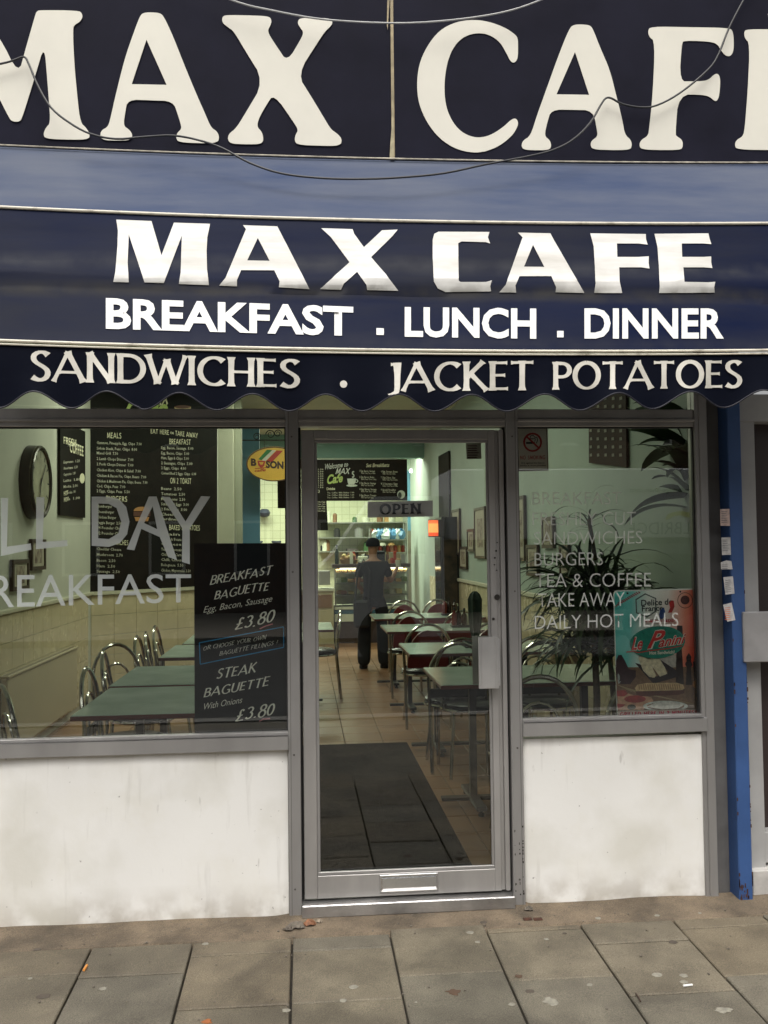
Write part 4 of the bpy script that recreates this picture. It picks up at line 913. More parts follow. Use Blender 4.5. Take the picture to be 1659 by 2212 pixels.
picture(D1([(1145,680),(1200,665),(1210,1020),(1155,1010)]), pw, 'tall narrow framed picture furthest back on the right wall', 1, 0)
picture(D1([(1265,830),(1312,812),(1318,1000),(1275,985)]), pw, 'small dark framed picture between the two tall ones seen through the door', 1, 1)
picture(D1([(1205,960),(1255,945),(1262,1130),(1218,1115)]), pw, 'lowest small framed picture seen through the door', 1, 2)
picture(D1([(1318,665),(1395,650),(1405,1050),(1330,1040)]), pw, 'tall framed picture at the right edge of the door glass', 1, 3)
picture(R3([(90,640),(150,620),(152,1035),(96,1030)]), pw, 'large framed picture at the left edge of the right window', 1, 4)
picture(R3([(262,770),(332,748),(335,950),(270,958)]), pw, 'framed picture behind the word FRESHLY in the right window', 1, 5)
picture(R3([(165,935),(235,928),(238,1138),(172,1120)]), pw, 'framed picture behind the word BURGERS near the left of the right window', 1, 6)
picture(R3([(372,935),(428,930),(433,1140),(380,1138)]), pw, 'framed picture beside the plant behind BURGERS', 1, 7)
picture(G5([(165,828),(238,826),(232,996),(160,998)]), XL+.005, 'upper brown framed picture on the left wall below the clock', -1, 8)
picture(G5([(62,940),(145,936),(138,1108),(54,1110)]), XL+.005, 'lower brown framed picture on the left wall near the window', -1, 9)
# spotted panel added inside to stand in for a reflected tower block
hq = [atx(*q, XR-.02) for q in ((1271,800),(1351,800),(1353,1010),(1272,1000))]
hg = solo('tower_reflection_panel', MB().slabpoly(hq, (1,0,0), .012), mat('reflection_brown', (.045,.018,.013), .8, 0, .3, 8), 'dark brown panel with white spots standing in for a tower block reflected in the right window', 'reflection panel', None, hq[2])
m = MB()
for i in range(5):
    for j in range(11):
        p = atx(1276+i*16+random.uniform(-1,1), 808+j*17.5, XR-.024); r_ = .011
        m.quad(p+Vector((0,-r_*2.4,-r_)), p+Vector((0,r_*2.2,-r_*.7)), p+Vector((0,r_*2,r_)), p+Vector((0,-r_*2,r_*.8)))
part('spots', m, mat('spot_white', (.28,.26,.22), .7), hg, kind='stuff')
# wall clock
p0 = atx(70,1049,XL); p1 = atx(121,1047,XL+.12)
zc, yc = atx(98,1043,XL+.1).z, (atx(75,1049,XL+.12).y+atx(121,1047,XL+.12).y)/2; rr = (atx(98,968,XL+.1).z-atx(98,1126,XL+.1).z)/2
ck = thing('wall_clock', 'round dark rimmed wall clock with pale face on the left wall', 'clock', (XL, yc, zc-rr))
def discx(m, x0, x1, r0, r1=None, seg=40):
    prof = [(r0, x0), ((r1 or r0), x1)]; vs = []
    for r, x in prof:
        for k in range(seg): a = 2*math.pi*k/seg; vs.append((x, yc+r*math.cos(a), zc+r*math.sin(a)))
    fs = [(k,(k+1)%seg,seg+(k+1)%seg,seg+k) for k in range(seg)]+[tuple(range(seg))[::-1], tuple(range(seg,2*seg))]
    m.add(vs, fs); return m
m = MB(); discx(m, XL+.002, XL+.075, rr, rr*.99); part('case', m, mat('clock_black', (.015,.013,.012), .3), ck, True)
m = MB(); m.tube([(XL+.08, yc+rr*.93*math.cos(2*math.pi*k/40), zc+rr*.93*math.sin(2*math.pi*k/40)) for k in range(40)], .02, 8, True); part('rim', m, mat('clock_rim', (.10,.09,.08), .2, .7), ck, True)
m = MB(); discx(m, XL+.076, XL+.080, rr*.9); fc = part('face', m, mat('clock_face', (.42,.40,.28), .5, 0, .25, 8), ck)
m = MB()
for k in range(12):
    a = math.radians(30*k); cy_, cz_ = yc+rr*.74*math.sin(a), zc+rr*.74*math.cos(a); d1 = Vector((0, math.sin(a), math.cos(a))); d2 = Vector((0, math.cos(a), -math.sin(a)))
    c_ = Vector((XL+.082, cy_, cz_)); m.quad(c_-d1*.022-d2*.006, c_-d1*.022+d2*.006, c_+d1*.022+d2*.006, c_+d1*.022-d2*.006)
part('hour_marks', m, mat('ink_black', (.02,.018,.018), .7), fc, kind='stuff')
for L_, wd, ang in ((.13,.009,200),(.19,.007,40)):
    a = math.radians(ang); d1 = Vector((0, math.sin(a), math.cos(a))); d2 = Vector((0, math.cos(a), -math.sin(a))); c_ = Vector((XL+.086, yc, zc))
    m = MB(); m.slabpoly([c_-d2*wd-d1*.03, c_+d2*wd-d1*.03, c_+d2*wd*.5+d1*L_, c_-d2*wd*.5+d1*L_], (1,0,0), .002); part('hand', m, mat('ink_black', (.02,.018,.018), .7), ck)
# radiator under the dado on the left wall
A = atx(18,1460,XL+.08); B_ = atx(168,1396,XL+.08)
t = thing('radiator', 'cream panel radiator on the tiled left wall', 'radiator', (XL, (A.y+B_.y)/2, FZ))
zt = (A.z+B_.z)/2; y0, y1 = min(A.y,.35) if A.y < .35 else A.y, B_.y
RADM = mat('radiator_paint', (.55,.48,.33), .4, 0, .05, 4)
m = MB(); m.box(XL+.03, XL+.075, y0, y1, .22, zt-.02, .006); part('panel', m, RADM, t)
m = MB(); m.box(XL+.02, XL+.085, y0, y1, zt-.018, zt, .004); gr = part('top_grille', m, RADM, t)
m = MB(); n_ = 46
for k in range(n_): yy = y0+.03+(y1-y0-.06)*k/(n_-1); m.box(XL+.035, XL+.072, yy, yy+.008, zt, zt+.0015)
part('grille_slots', m, mat('slot_dark', (.12,.09,.06), .8), gr, kind='stuff')
# hanging oval sign and its scroll bracket
ys = dend.y+1.0
OS = thing('oval_sign', 'yellow oval BOSON hanging sign with green white and red stripes', 'sign', aty(595,1040,ys))
PO = PLY(ys)
flat_l = G5(ell(1510,413,153,96,48))
part('plate', filled([flat_l], PLY(ys), .02, 'plate'), mat('sign_yellow', (.85,.50,.06), .4, 0, .06, 5), OS)
part('rim', filled([flat_l, G5(ell(1510,413,147,90,48))], PLY(ys-.022), 0), mat('sign_rim', (.12,.06,.03), .5), OS)
PO2 = PLY(ys-.024)
flat('stripe', [G5([(1424,386),(1470,334),(1500,336),(1440,392)])], PO2, mat('stripe_green', (.03,.22,.06), .5), OS)
flat('stripe', [G5([(1442,392),(1500,336),(1520,338),(1462,398)])], PO2, mat('stripe_white', (.75,.72,.6), .5), OS)
flat('stripe', [G5([(1464,398),(1524,338),(1558,340),(1498,402)])], PO2, mat('stripe_red', (.55,.05,.03), .5), OS)
part('lettering', join([word('B', *G5([(1382,420),(1412,422)]), 36*.39, PO2, offset=.05), word('SON', *G5([(1464,432),(1562,438)]), 36*.39, PO2, offset=.05)]), mat('sign_ink', (.05,.02,.015), .5), OS)
flat('cup_logo', [G5([(1418,395),(1462,395),(1456,422),(1444,432),(1434,432),(1422,420)]), G5([(1426,402),(1452,402),(1446,416),(1434,416)])], PO2, mat('stripe_red', (.55,.05,.03), .5), OS)
flat('cup_logo', [G5([(1404,436),(1474,430),(1474,434),(1404,440)])], PO2, MC['stripe_red'], OS)
part('lettering', join([word('caffe', *G5([(1402,456),(1464,452)]), 14*.39, PO2, offset=.02, shear=.3)]), MC['stripe_red'], OS)
bk_ = thing('sign_bracket', 'wrought iron scroll bracket holding the oval sign', 'bracket', aty(600,955,ys))
m = MB(); z_ = aty(560,951,ys).z
pa = aty(508,951,ys); pb = aty(665,951,ys); m.tube([pa,pb], .008, 6)
part('bar', m, mat('iron', (.03,.03,.03), .5), bk_)
for cx_, cy_, r_, sg in ((1415,262,22,1),(1490,250,26,-1),(1530,245,22,1)):
    pts = []
    for k in range(26):
        a = k*.38; r = r_*(1-k/34); pts.append(aty(*G5([(cx_+sg*r*math.cos(a), cy_-r*math.sin(a))])[0], ys))
    m = MB(); m.tube(pts, .006, 5); part('scroll', m, MC['iron'], bk_)
m = MB(); a_, b_ = aty(*G5([(1455,280)])[0], ys), aty(*G5([(1457,325)])[0], ys); m.tube([a_,b_], .004, 5); part('hook', m, MC['iron'], bk_)

# ================================================================== FURNITURE
CHR = mat('chrome', (.55,.53,.47), .16, .95, .08, 9)
BLKV = mat('black_vinyl', (.015,.014,.014), .28); REDV = mat('red_vinyl', (.17,.02,.018), .35)
TOPG = mat('table_green', (.42,.52,.45), .2, 0, .15, 4, col2=(.33,.43,.37)); EDG = mat('table_edge', (.12,.03,.02), .35); LEGM = mat('table_leg', (.035,.03,.028), .35, .5)
def chair(label, red=False):
    t = thing('bistro_chair', label, 'chair', (0,0,0), 0, 'hoop backed bistro chairs')
    m = MB(); m.lathe([(0,.435),(.185,.435),(.20,.45),(.20,.465),(.17,.485),(0,.49)], (0,0,0), 24); part('seat', m, BLKV, t, True)
    m = MB(); m.tube([(.198*math.cos(2*math.pi*k/28), .198*math.sin(2*math.pi*k/28), .432) for k in range(28)], .011, 6, True); part('seat_ring', m, CHR, t, True)
    H = .86; wv = .20; pts = [(-.185,-.24,0),(-.19,-.20,.42),(-.20,-.21,.62)]+[(-wv*math.cos(a), -.215-.03*math.sin(a), .62+(H-.62)*math.sin(a)) for a in [math.pi*k/14 for k in range(1,14)]]+[(.20,-.21,.62),(.19,-.20,.42),(.185,-.24,0)]
    m = MB(); m.tube(pts, .0125, 8); part('back_frame', m, CHR, t, True)
    if red:
        m = MB(); P = [(-.17*math.cos(a), .50+.0, .55+(H-.60)*math.sin(a)) for a in [math.pi*k/12 for k in range(13)]]; vs = [(p[0], -.205, p[2]) for p in P]
        m.slabpoly(vs+[(.17,-.20,.50),(-.17,-.20,.50)][:2], (0,-1,0), .03); part('backrest', m, REDV, t)
    else:
        pts = [(-.10,-.20,.44),(-.11,-.205,.60)]+[(-.11*math.cos(a), -.21-.02*math.sin(a), .60+.13*math.sin(a)) for a in [math.pi*k/8 for k in range(1,8)]]+[(.11,-.205,.60),(.10,-.20,.44)]
        m = MB(); m.tube(pts, .009, 6); part('inner_hoop', m, CHR, t, True)
        m = MB(); m.box(-.19,.19,-.222,-.204,.50,.56,.006); part('backrest', m, BLKV, t)
    for sx in (-1,1):
        m = MB(); m.tube([(sx*.13,.13,.43),(sx*.165,.185,0)], .0115, 8); part('leg', m, CHR, t, True)
    m = MB(); m.tube([(-.185,-.225,.16),(-.15,.16,.17)], .006, 6); m.tube([(.185,-.225,.16),(.15,.16,.17)], .006, 6); part('stretcher', m, CHR, t, kind='stuff') if False else None
    return t
def table(label, w_, d_):
    t = thing('cafe_table', label, 'table', (0,0,0), 0, 'green topped cafe tables')
    m = MB(); m.box(0, w_, 0, d_, .727, .748, .003); part('table_edge', m, EDG, t)
    m = MB(); m.box(.004, w_-.004, .004, d_-.004, .7482, .7505); part('table_top', m, TOPG, t)
    for x in (.24, w_-.28):
        m = MB(); m.box(x-.02, x+.02, d_/2-.02, d_/2+.02, .05, .726); part('column', m, LEGM, t)
        m = MB(); m.box(x-.03, x+.03, .12, d_-.12, .03, .055, .005); ft = part('foot_bar', m, LEGM, t)
        for y in (.14, d_-.14): m = MB(); m.lathe([(0,0),(.018,0),(.018,.012),(.008,.02),(.008,.03),(0,.03)], (x,y,0), 10); part('foot', m, BLK, ft)
    m = MB(); m.box(.05, w_-.1, d_/2-.03, d_/2+.03, .03, .05, .004); part('base_rail', m, LEGM, t)
    return t
TR = ['nearest green table right of the door mat', 'second green table along the right wall', 'third green table along the right wall', 'fourth green table along the right wall near the counter']
tb = table(TR[0], 1.19, .76); tb.location = (.735, .885, FZ)
for k, (y, l) in enumerate(((2.365,TR[1]),(4.11,TR[2]),(5.60,TR[3]))): dup(tb, (.735,y,FZ), 0, l)
tl = table('nearest green table behind the left window', .97, .86); tl.location = (-1.07,.24,FZ)
TLP = []
for k,(x,y,l) in enumerate(((-1.09,1.16,'second green table from the left window carrying the sauce bottles'),(-1.02,2.48,'third green table from the left window'),(-.98,3.40,'fourth green table from the left window'),(-.70,4.45,'green table at the aisle on the left seen at the edge of the door glass'))): dup(tl, (x,y,FZ), 0, l)
c0_ = chair('black hoop backed chair nearest the door glass with its seat showing'); cr = chair('red backed chair at the second table from the front', True)
c0_.location = (1.15, .62, FZ)
rows = [ # x, y(of seat), rz, red, label
 (1.10,2.03,math.pi,0,'hoop chair behind the nearest right table on the aisle side'),
 (1.62,2.05,math.pi,0,'hoop chair behind the nearest right table on the wall side'),
 (1.02,2.85-.62,0,0,'tall hooped chair by the near edge of the second right table') ,
 (1.62,2.28,0,0,'wall side hooped chair facing the second right table'),
 (1.66,.60,.1,0,'hooped chair in front of the first right table beside the plant'),
 (1.02,3.75,0,1,None),(1.55,3.80,.1,1,'red backed wall side chair facing the third table'),
 (1.05,5.30,0,1,'red backed aisle chair facing the fourth table'),(1.55,5.25,.05,1,'red backed wall side chair facing the fourth table'),
(1.2,6.75,math.pi,1,'red backed aisle chair behind the fourth table'),(1.62,6.8,math.pi,1,'red backed wall side chair behind the fourth table'),
]
for x,y,rz,red,l in rows:
    if l is None: cr.location = (x,y,FZ); cr.rotation_euler.z = rz; continue
    dup(cr if red else c0_, (x,y,FZ), rz, l)
for px_, py_, rz, l in ((188,1444,-math.pi/2,'chrome hooped chair at the left end of the nearest left table'),(224,1408,-math.pi/2+.1,'chrome hooped chair second from the window on the left'),(248,1392,-math.pi/2-.7,'chrome hooped chair turned half round on the left side'),(297,1375,-math.pi/2,'chrome hooped chair fourth along the left wall'),(316,1367,-math.pi/2+.1,'chrome hooped chair fifth along the left wall'),(336,1353,-math.pi/2,'chrome hooped chair furthest along the left wall'),(6,1482,-math.pi/2+.5,'dark hooped chair at the bottom left corner of the left window')):
    p = atz(px_, py_, FZ+.86); r_ = Vector((-math.sin(rz), math.cos(rz), 0))*.24   # back of the chair sits at p
    dup(c0_, (p.x+r_.x, p.y+r_.y, FZ), rz, l)
dup(c0_, (.12, 5.3, FZ), math.pi/2, 'dark chair leg side at the left edge of the door glass')
# door mat
m = MB(); m.box(-.42,.775,.13,2.96,FZ+.001,FZ+.014,.004)
dm = solo('door_mat', m, mat('mat_fibre', (.014,.013,.010), .95, 0, .35, 40, .8, 400, spec=.0), 'long dark fibre door mat running in from the cafe door', 'mat', None, (.18,1.5,FZ))
# counter and display
cn = thing('counter', 'glass fronted display counter across the back of the cafe', 'counter', (.5, YK, FZ))
def kx(px): return aty(px, 1250, YK).x
def kz(py): return aty(790, py, YK).z
DK = mat('counter_dark', (.05,.03,.022), .4, 0, .2, 6); STL = mat('steel', (.45,.46,.42), .3, .7, .1, 8); WTE = mat('enamel_white', (.62,.64,.5), .4)
xa, xb = kx(722), kx(884)
m = MB(); m.box(xa, xb, YK, YK+.7, FZ, kz(1343)); part('plinth', m, DK, cn)
m = MB(); m.box(xa, xb, YK-.02, YK+.7, kz(1342), kz(1326), .004); part('lower_fascia', m, WTE, cn)
m = MB(); m.box(xa, xb, YK-.01, YK+.7, kz(1325), kz(1317), .003); part('blue_band', m, mat('band_blue', (.05,.12,.17), .4), cn)
m = MB(); m.box(xa, xb, YK-.02, YK+.7, kz(1316), kz(1310), .003); part('white_band', m, WTE, cn)
for i, py in enumerate((1288, 1262, 1240)):
    m = MB(); m.box(xa+.02, xb-.02, YK+.02+.02*i, YK+.5, kz(py), kz(py-2.5)); part('shelf', m, STL, cn)
m = MB(); m.box(xa-.03, xb+.02, YK-.02, YK+.55, kz(1226), kz(1218), .004); part('counter_top', m, DK, cn)
m = MB(); m.box(xa+.01, xb-.01, YK+.0, YK+.006, kz(1309), kz(1227)); part('front_glass', m, GLS, cn)
for px in (724, 803, 882):
    m = MB(); m.box(kx(px)-.012, kx(px)+.012, YK-.01, YK+.02, kz(1309), kz(1227)); part('post', m, STL, cn)
m = MB(); m.box(xa+.02,xb-.02,YK+.56,YK+.6,kz(1309),kz(1227)); part('back_panel', m, mat('case_back', (.55,.56,.42), .5, 0, .3, 6), cn)
cl = bpy.data.lights.new('case_lamp', 'AREA'); cl.shape = 'RECTANGLE'; cl.size = 1.2; cl.size_y = .05; cl.energy = 5; cl.color = (1,.98,.8)
co = bpy.data.objects.new('case_lamp', cl); COL.objects.link(co); co.parent = cn; co.location = (kx(803)-.5, .12, kz(1229)-FZ)
m = MB(); m.tube([(kx(735),YK+.12,kz(1228)),(kx(872),YK+.12,kz(1228))], .01, 6); part('strip_tube', m, emat('case_glow', (1,.98,.8), 2.5), cn)
FOOD = [mat('bread', (.48,.30,.12), .7, 0, .3, 20), mat('salad', (.14,.22,.06), .7, 0, .4, 30), mat('ham', (.45,.20,.14), .6, 0, .3, 30), mat('cheese', (.60,.48,.18), .6), WTE]
k = 0
for py in (1287, 1261, 1239):
    for px in range(732, 878, 13):
        z = kz(py-3); x = kx(px+random.uniform(-2,2)); m = MB()
        if py == 1239 or k % 3 == 0: m.lathe([(0,0),(.045,.0),(.055,.03),(.045,.06),(.0,.075)], (x, YK+.16, z), 10)
        else: m.box(x-.045, x+.045, YK+.08, YK+.3, z, z+random.uniform(.04,.09), .006)
        solo('bread_roll' if py == 1239 or k % 3 == 0 else 'food_tray', m, FOOD[0] if py == 1239 else random.choice(FOOD), 'roll of bread on a shelf of the display counter' if (py == 1239 or k % 3 == 0) else 'filled food tray on a shelf of the display counter', 'food', 'bread and rolls inside the display counter' if (py == 1239 or k % 3 == 0) else 'food trays inside the display counter', (x, YK+.16, z)); k += 1
zt = kz(1218)
def lat(name, prof, x, y, z, m_, label, cat_, seg=14, grp=None): return solo(name, MB().lathe(prof, (x,y,z), seg), m_, label, cat_, grp, (x,y,z), True)
lat('bottle', [(0,0),(.032,0),(.034,.18),(.012,.24),(.012,.31),(0,.31)], kx(729), YK+.2, zt, mat('bottle_green', (.012,.03,.015), .12), 'dark green bottle at the left end of the counter top', 'bottle')
bp_ = thing('bread_basket', 'basket heaped with rolls and fruit on the counter top', 'basket', (kx(755),YK+.2,zt))
part('basket', MB().lathe([(0,0),(.11,.0),(.15,.07),(.14,.07),(.10,.012),(0,.012)], (kx(755),YK+.2,zt), 18), mat('wicker', (.35,.22,.10), .8), bp_)
for k in range(9): 
    a = k*.7; part('roll', MB().lathe([(0,-.035),(.03,-.02),(.04,0),(.03,.022),(0,.035)], (kx(755)+.08*math.cos(a)*(k>0), YK+.2+.07*math.sin(a), zt+.09+.02*(k%3)), 8), FOOD[3] if k % 2 else FOOD[0], bp_, True)
def bx(name, px0, px1, y0, y1, py0, py1, m_, label, cat_, c=.008, base=None):
    x0, x1 = kx(px0), kx(px1); z0 = kz(py1) if base is None else base; z1 = kz(py0)
    return solo(name, MB().box(x0,x1,YK+y0,YK+y1,z0,z1,c), m_, label, cat_, None, ((x0+x1)/2,YK+y0,z0))
bx('napkin_box', 776, 796, .12, .35, 1202, 1218, WTE, 'white napkin box in the middle of the counter top', 'box', base=zt)
bx('toaster', 810, 834, .1, .4, 1190, 1218, mat('toaster_black', (.02,.022,.03), .3), 'dark toaster on the counter top behind the person', 'toaster', .02, base=zt)
bx('till', 688, 713, -.05, .3, 1232, 1262, mat('till_grey', (.28,.28,.24), .5), 'grey cash till on the low cabinet at the left', 'till', base=None)
# low cabinet beneath it
x0, x1 = kx(640), kx(720); t = thing('low_cabinet', 'cream fronted low cabinet left of the display counter', 'cabinet', (x1-.2, YK-.1, FZ))
part('carcass', MB().box(x0,x1,YK-.12,YK+.5,FZ,kz(1275),.006), mat('cabinet_cream', (.42,.38,.22), .5, 0, .1, 4), t); part('worktop', MB().box(x0-.01,x1+.02,YK-.14,YK+.5,kz(1275),kz(1270),.003), WTE, t)
part('drawer', MB().box(x0+.05,x1-.03,YK-.135,YK-.12,kz(1310),kz(1282),.004), mat('drawer_brown', (.22,.12,.06), .5), t)
# steel shelf stand behind with bags and jars
ysd = YK+1.2
def sx(px): return aty(px,1180,ysd).x
def sz(py): return aty(820,py,ysd).z
t = thing('shelf_stand', 'steel shelf stand behind the counter holding bags', 'shelf', (sx(840), ysd, FZ))
for px in (802, 878):
    for dy in (0,.4): part('upright', MB().box(sx(px)-.012,sx(px)+.012,ysd+dy,ysd+dy+.024,FZ,sz(1140 if px == 802 else 1130)), STL, t)
for py in (1168, 1196, 1240): part('shelf', MB().box(sx(800),sx(880),ysd-.02,ysd+.44,sz(py),sz(py-3)), STL, t)
random.seed(3)
for i in range(8):
    x = sx(812+i*8); z = sz(1165); r = random.uniform(.06,.1); n_ = 10
    vs = []; m = MB(); m.lathe([(0,0),(r*.8,.0),(r,.06),(r*.7,.13),(r*.25,.17),(0,.18)], (x, ysd+.15, z), n_)
    m.v = [v+Vector((random.uniform(-.02,.02),random.uniform(-.02,.02),random.uniform(-.012,.02)*(v.z>z+.01))) for v in m.v]
    solo('plastic_bag', m, mat('bag_blue', (.08,.22,.38), .3) if i % 3 else mat('bag_clear', (.45,.52,.5), .3), 'crumpled blue or clear plastic bag on the steel shelf', 'bag', 'bags heaped on the steel shelf', (x,ysd+.15,z))
for i in range(9):
    x = sx(806+i*8.2); z = sz(1193); m_ = random.choice([FOOD[0], FOOD[2], mat('jar_red', (.28,.04,.02), .3), mat('jar_dark', (.05,.04,.03), .3), WTE])
    lat('jar', [(0,0),(.035,0),(.038,.07),(.03,.10),(.03,.115),(0,.115)], x, ysd+.1, z, m_, 'small jar or packet on the middle steel shelf', 'jar', 10, 'jars on the steel shelf')
lat('tap_stand', [(0,0),(.03,0),(.012,.03),(.012,.34),(.035,.36),(.035,.38),(0,.38)], kx(806), YK+.25, zt+.001, STL, 'chrome stand with a round top on the counter', 'stand', 10)
random.seed(9)
CL = [WTE, FOOD[0], mat('clutter_red', (.35,.05,.03), .4), mat('clutter_dark', (.03,.03,.03), .4), mat('clutter_brown', (.22,.12,.06), .6), STL, mat('clutter_green', (.06,.14,.05), .5)]
names = ['tub','packet','cup_stack','jar','carton']
for i in range(26):
    px = random.uniform(736, 878); yy = YK+random.uniform(.05,.5); r_ = random.uniform(.022,.05); h_ = random.uniform(.06,.2); nm = random.choice(names); x = kx(px)
    if nm in ('packet','carton'): mm = MB().box(x-r_,x+r_,yy-r_,yy+r_,zt,zt+h_,.004)
    else: mm = MB().lathe([(0,0),(r_*.9,0),(r_,h_*.7),(r_*.7,h_*.85),(r_*.7,h_),(0,h_)], (x,yy,zt), 12)
    solo(nm, mm, random.choice(CL), 'small item among the clutter on top of the display counter', 'kitchen item', 'clutter on the counter top', (x,yy,zt))
for i in range(22):
    px = random.uniform(690, 880); x = aty(px,1180,YW-.4).x; z = aty(px,random.choice((1128,1160,1190)),YW-.4).z; r_ = random.uniform(.04,.09); h_ = random.uniform(.1,.22)
    solo('kitchen_jar', MB().lathe([(0,0),(r_,0),(r_,h_*.8),(r_*.6,h_),(0,h_)], (x,YW-.3,z), 10), random.choice(CL), 'jar or tin on the back kitchen shelves', 'jar', 'jars on the back kitchen shelves', (x,YW-.3,z))
ks = thing('kitchen_shelves', 'steel wall shelves along the tiled kitchen wall', 'shelves', (aty(785,1190,YW-.3).x, YW-.2, aty(785,1190,YW-.4).z))
for py in (1128,1160,1190):
    z = aty(785,py,YW-.4).z; part('shelf', MB().box(aty(688,py,YW-.3).x, aty(884,py,YW-.3).x, YW-.45, YW-.01, z-.02, z), STL, ks)
bx('wall_cupboard', 770, 800, 3.1, 3.4, 1185, 1215, mat('hatch_dark', (.06,.05,.04), .6), 'dark recess unit on the tiled kitchen wall', 'cupboard')
A = aty(571,1100,YW-.05); 
lat('wall_fan', [(0,-.02),(.05,-.02),(.09,.0),(.12,.06),(.09,.12),(.05,.14),(0,.14)], aty(571,1115,YW-.2).x, YW-.2, aty(571,1115,YW-.2).z, mat('fan_dark', (.05,.06,.09), .4), 'dark round fan by the white tiled wall seen left of the door', 'fan')
for i, px in enumerate((557,597)):
    p = aty(px,1172,YW-1.2); lat('stand_stool', [(0,FZ-p.z),(.1,FZ-p.z),(.02,FZ-p.z+.05),(.015,-.04),(.09,.0),(.09,.03),(0,.03)], p.x, YW-1.2, p.z, MC['fan_dark'], ('left' if i == 0 else 'right')+' dark stand by the tiled wall beyond the oval sign', 'stand')
bx2 = MB(); p = aty(572,1080,yb+.3); bx2.box(aty(556,1,yb+.2).x, aty(562,1,yb+.2).x, yb+.11, yb+.16, aty(560,1098,yb+.1).z, aty(560,1040,yb+.1).z); bx2.box(aty(601,1,yb+.2).x, aty(640,1,yb+.2).x, yb+.11, yb+.16, aty(560,1098,yb+.1).z, aty(560,1040,yb+.1).z)
hb = thing('hanging_boards', 'pair of black hanging menu boards beyond the oval sign', 'menu boards', aty(590,1098,yb+.15))
for a_, b_ in ((555,563),(600,642)):
    part('board', MB().box(aty(a_,1070,yb+.2).x, aty(b_,1070,yb+.2).x, yb+.11, yb+.15, aty(580,1098,yb+.13).z, aty(580,1030,yb+.13).z), BOARD, hb)
# things on the tables
def caddy(x, y, label, s=1.0):
    t = thing('sauce_caddy', label, 'caddy', (x,y,FZ+.7505)); z = FZ+.7505
    part('tray', MB().box(x-.075*s,x+.075*s,y-.05*s,y+.05*s,z,z+.02,.004), BLK, t)
    for i,(dx,c,h) in enumerate(((-.05,(.14,.012,.008),.16),(-.01,(.03,.012,.008),.17),(.035,(.05,.025,.015),.15),(.06,(.40,.38,.3),.10))):
        b_ = part('bottle', MB().lathe([(0,.02),(.022*s,.02),(.023*s,h*.75),(.010,h*.9),(.010,h),(0,h)], (x+dx*s,y+(.01 if i%2 else -.015),z), 12), mat('sauce_%d' % i, c, .25), t, True)
        part('cap', MB().lathe([(0,h),(.012,h),(.009,h+.025),(0,h+.028)], (x+dx*s,y+(.01 if i%2 else -.015),z), 8), WTE if i == 3 else BLK, b_)
p = atz(517,1470,FZ+.75); caddy(p.x-.02, p.y, 'sauce bottles and menu holder on the second left table', 1.3)
p = atz(548,1468,FZ+.75); t = thing('menu_holder', 'dark block menu holder beside the sauce bottles', 'holder', (p.x,p.y,FZ+.7505))
part('menu_holder_body', MB().box(p.x-.09,p.x+.09,p.y-.03,p.y+.04,FZ+.7505,FZ+.93,.004), mat('holder_brown', (.03,.018,.015), .4), t); part('menu_card', MB().box(p.x-.04,p.x+.05,p.y-.045,p.y-.035,FZ+.7505,FZ+.80), WTE, t)
p = atz(1040,1352,FZ+.75)
t = thing('sauce_rack', 'folded dark green napkin parasol standing on the second right table', 'table parasol', (p.x, 2.7, FZ+.7505)); q = aty(1026,1345,2.75)
zt_ = aty(1026,1277,2.75).z; z0_ = FZ+.7505
GRN = mat('parasol_green', (.012,.03,.02), .7)
part('base', MB().box(q.x-.09,q.x+.07,2.68,2.80,z0_,z0_+.06,.005), mat('box_green', (.02,.05,.03), .5), t)
m = MB(); prof = [(.02,z0_+.06),(.032,z0_+.12),(.040,z0_+.20),(.044,zt_-.06),(.03,zt_-.02),(.012,zt_)]; seg = 18; vs = []
for r, z in prof:
    for k in range(seg): a = 2*math.pi*k/seg; rr_ = r*(1+.25*math.cos(a*6)); vs.append((q.x+rr_*math.cos(a), 2.74+rr_*math.sin(a), z))
fs = [(i*seg+k, i*seg+(k+1)%seg, (i+1)*seg+(k+1)%seg, (i+1)*seg+k) for i in range(len(prof)-1) for k in range(seg)]+[tuple((len(prof)-1)*seg+k for k in range(seg))]
m.add(vs, fs); part('folded_canopy', m, GRN, t)
caddy(1.60, 5.95, 'sauce bottles at the wall end of the fourth right table', 1.3); caddy(1.45, 4.45, 'sauce bottles at the wall end of the third right table', 1.1)

# ================================================================== SIGNS IN AND ON THE WINDOWS
VIN = vinylmat('vinyl_grey', (.80,.85,.84), .72); VIN2 = vinylmat('vinyl_pale', (.80,.82,.78), .66)
PG = PLY(.0268)
ms = [filled([G5(l) for l in lp], PG) for lp in (
 [[(5,600),(45,600),(38,868),(170,850),(172,885),(5,920)]], [[(200,595),(245,595),(235,842),(370,832),(372,865),(198,882)]],
 [[(505,593),(600,593),(655,606),(695,650),(713,730),(700,800),(660,848),(600,869),(505,863)], [(542,630),(598,632),(642,655),(668,730),(652,795),(600,826),(540,822)]],
 [[(820,592),(862,592),(975,942),(926,925),(880,815),(778,770),(740,888),(698,882)], [(841,645),(866,772),(793,738)]],
 [[(890,592),(935,595),(1022,730),(1108,590),(1158,592),(1045,768),(1045,965),(1002,952),(1005,768)]])]
for i, mm in enumerate(ms): part('vinyl_letter', mm, VIN, gl_l)
part('vinyl_lettering', word('REAKFAST', G6([(-52,236)])[0], G6([(1052,205)])[0], 178*.3922, PG, 152*.3922, offset=.002), VIN, gl_l)
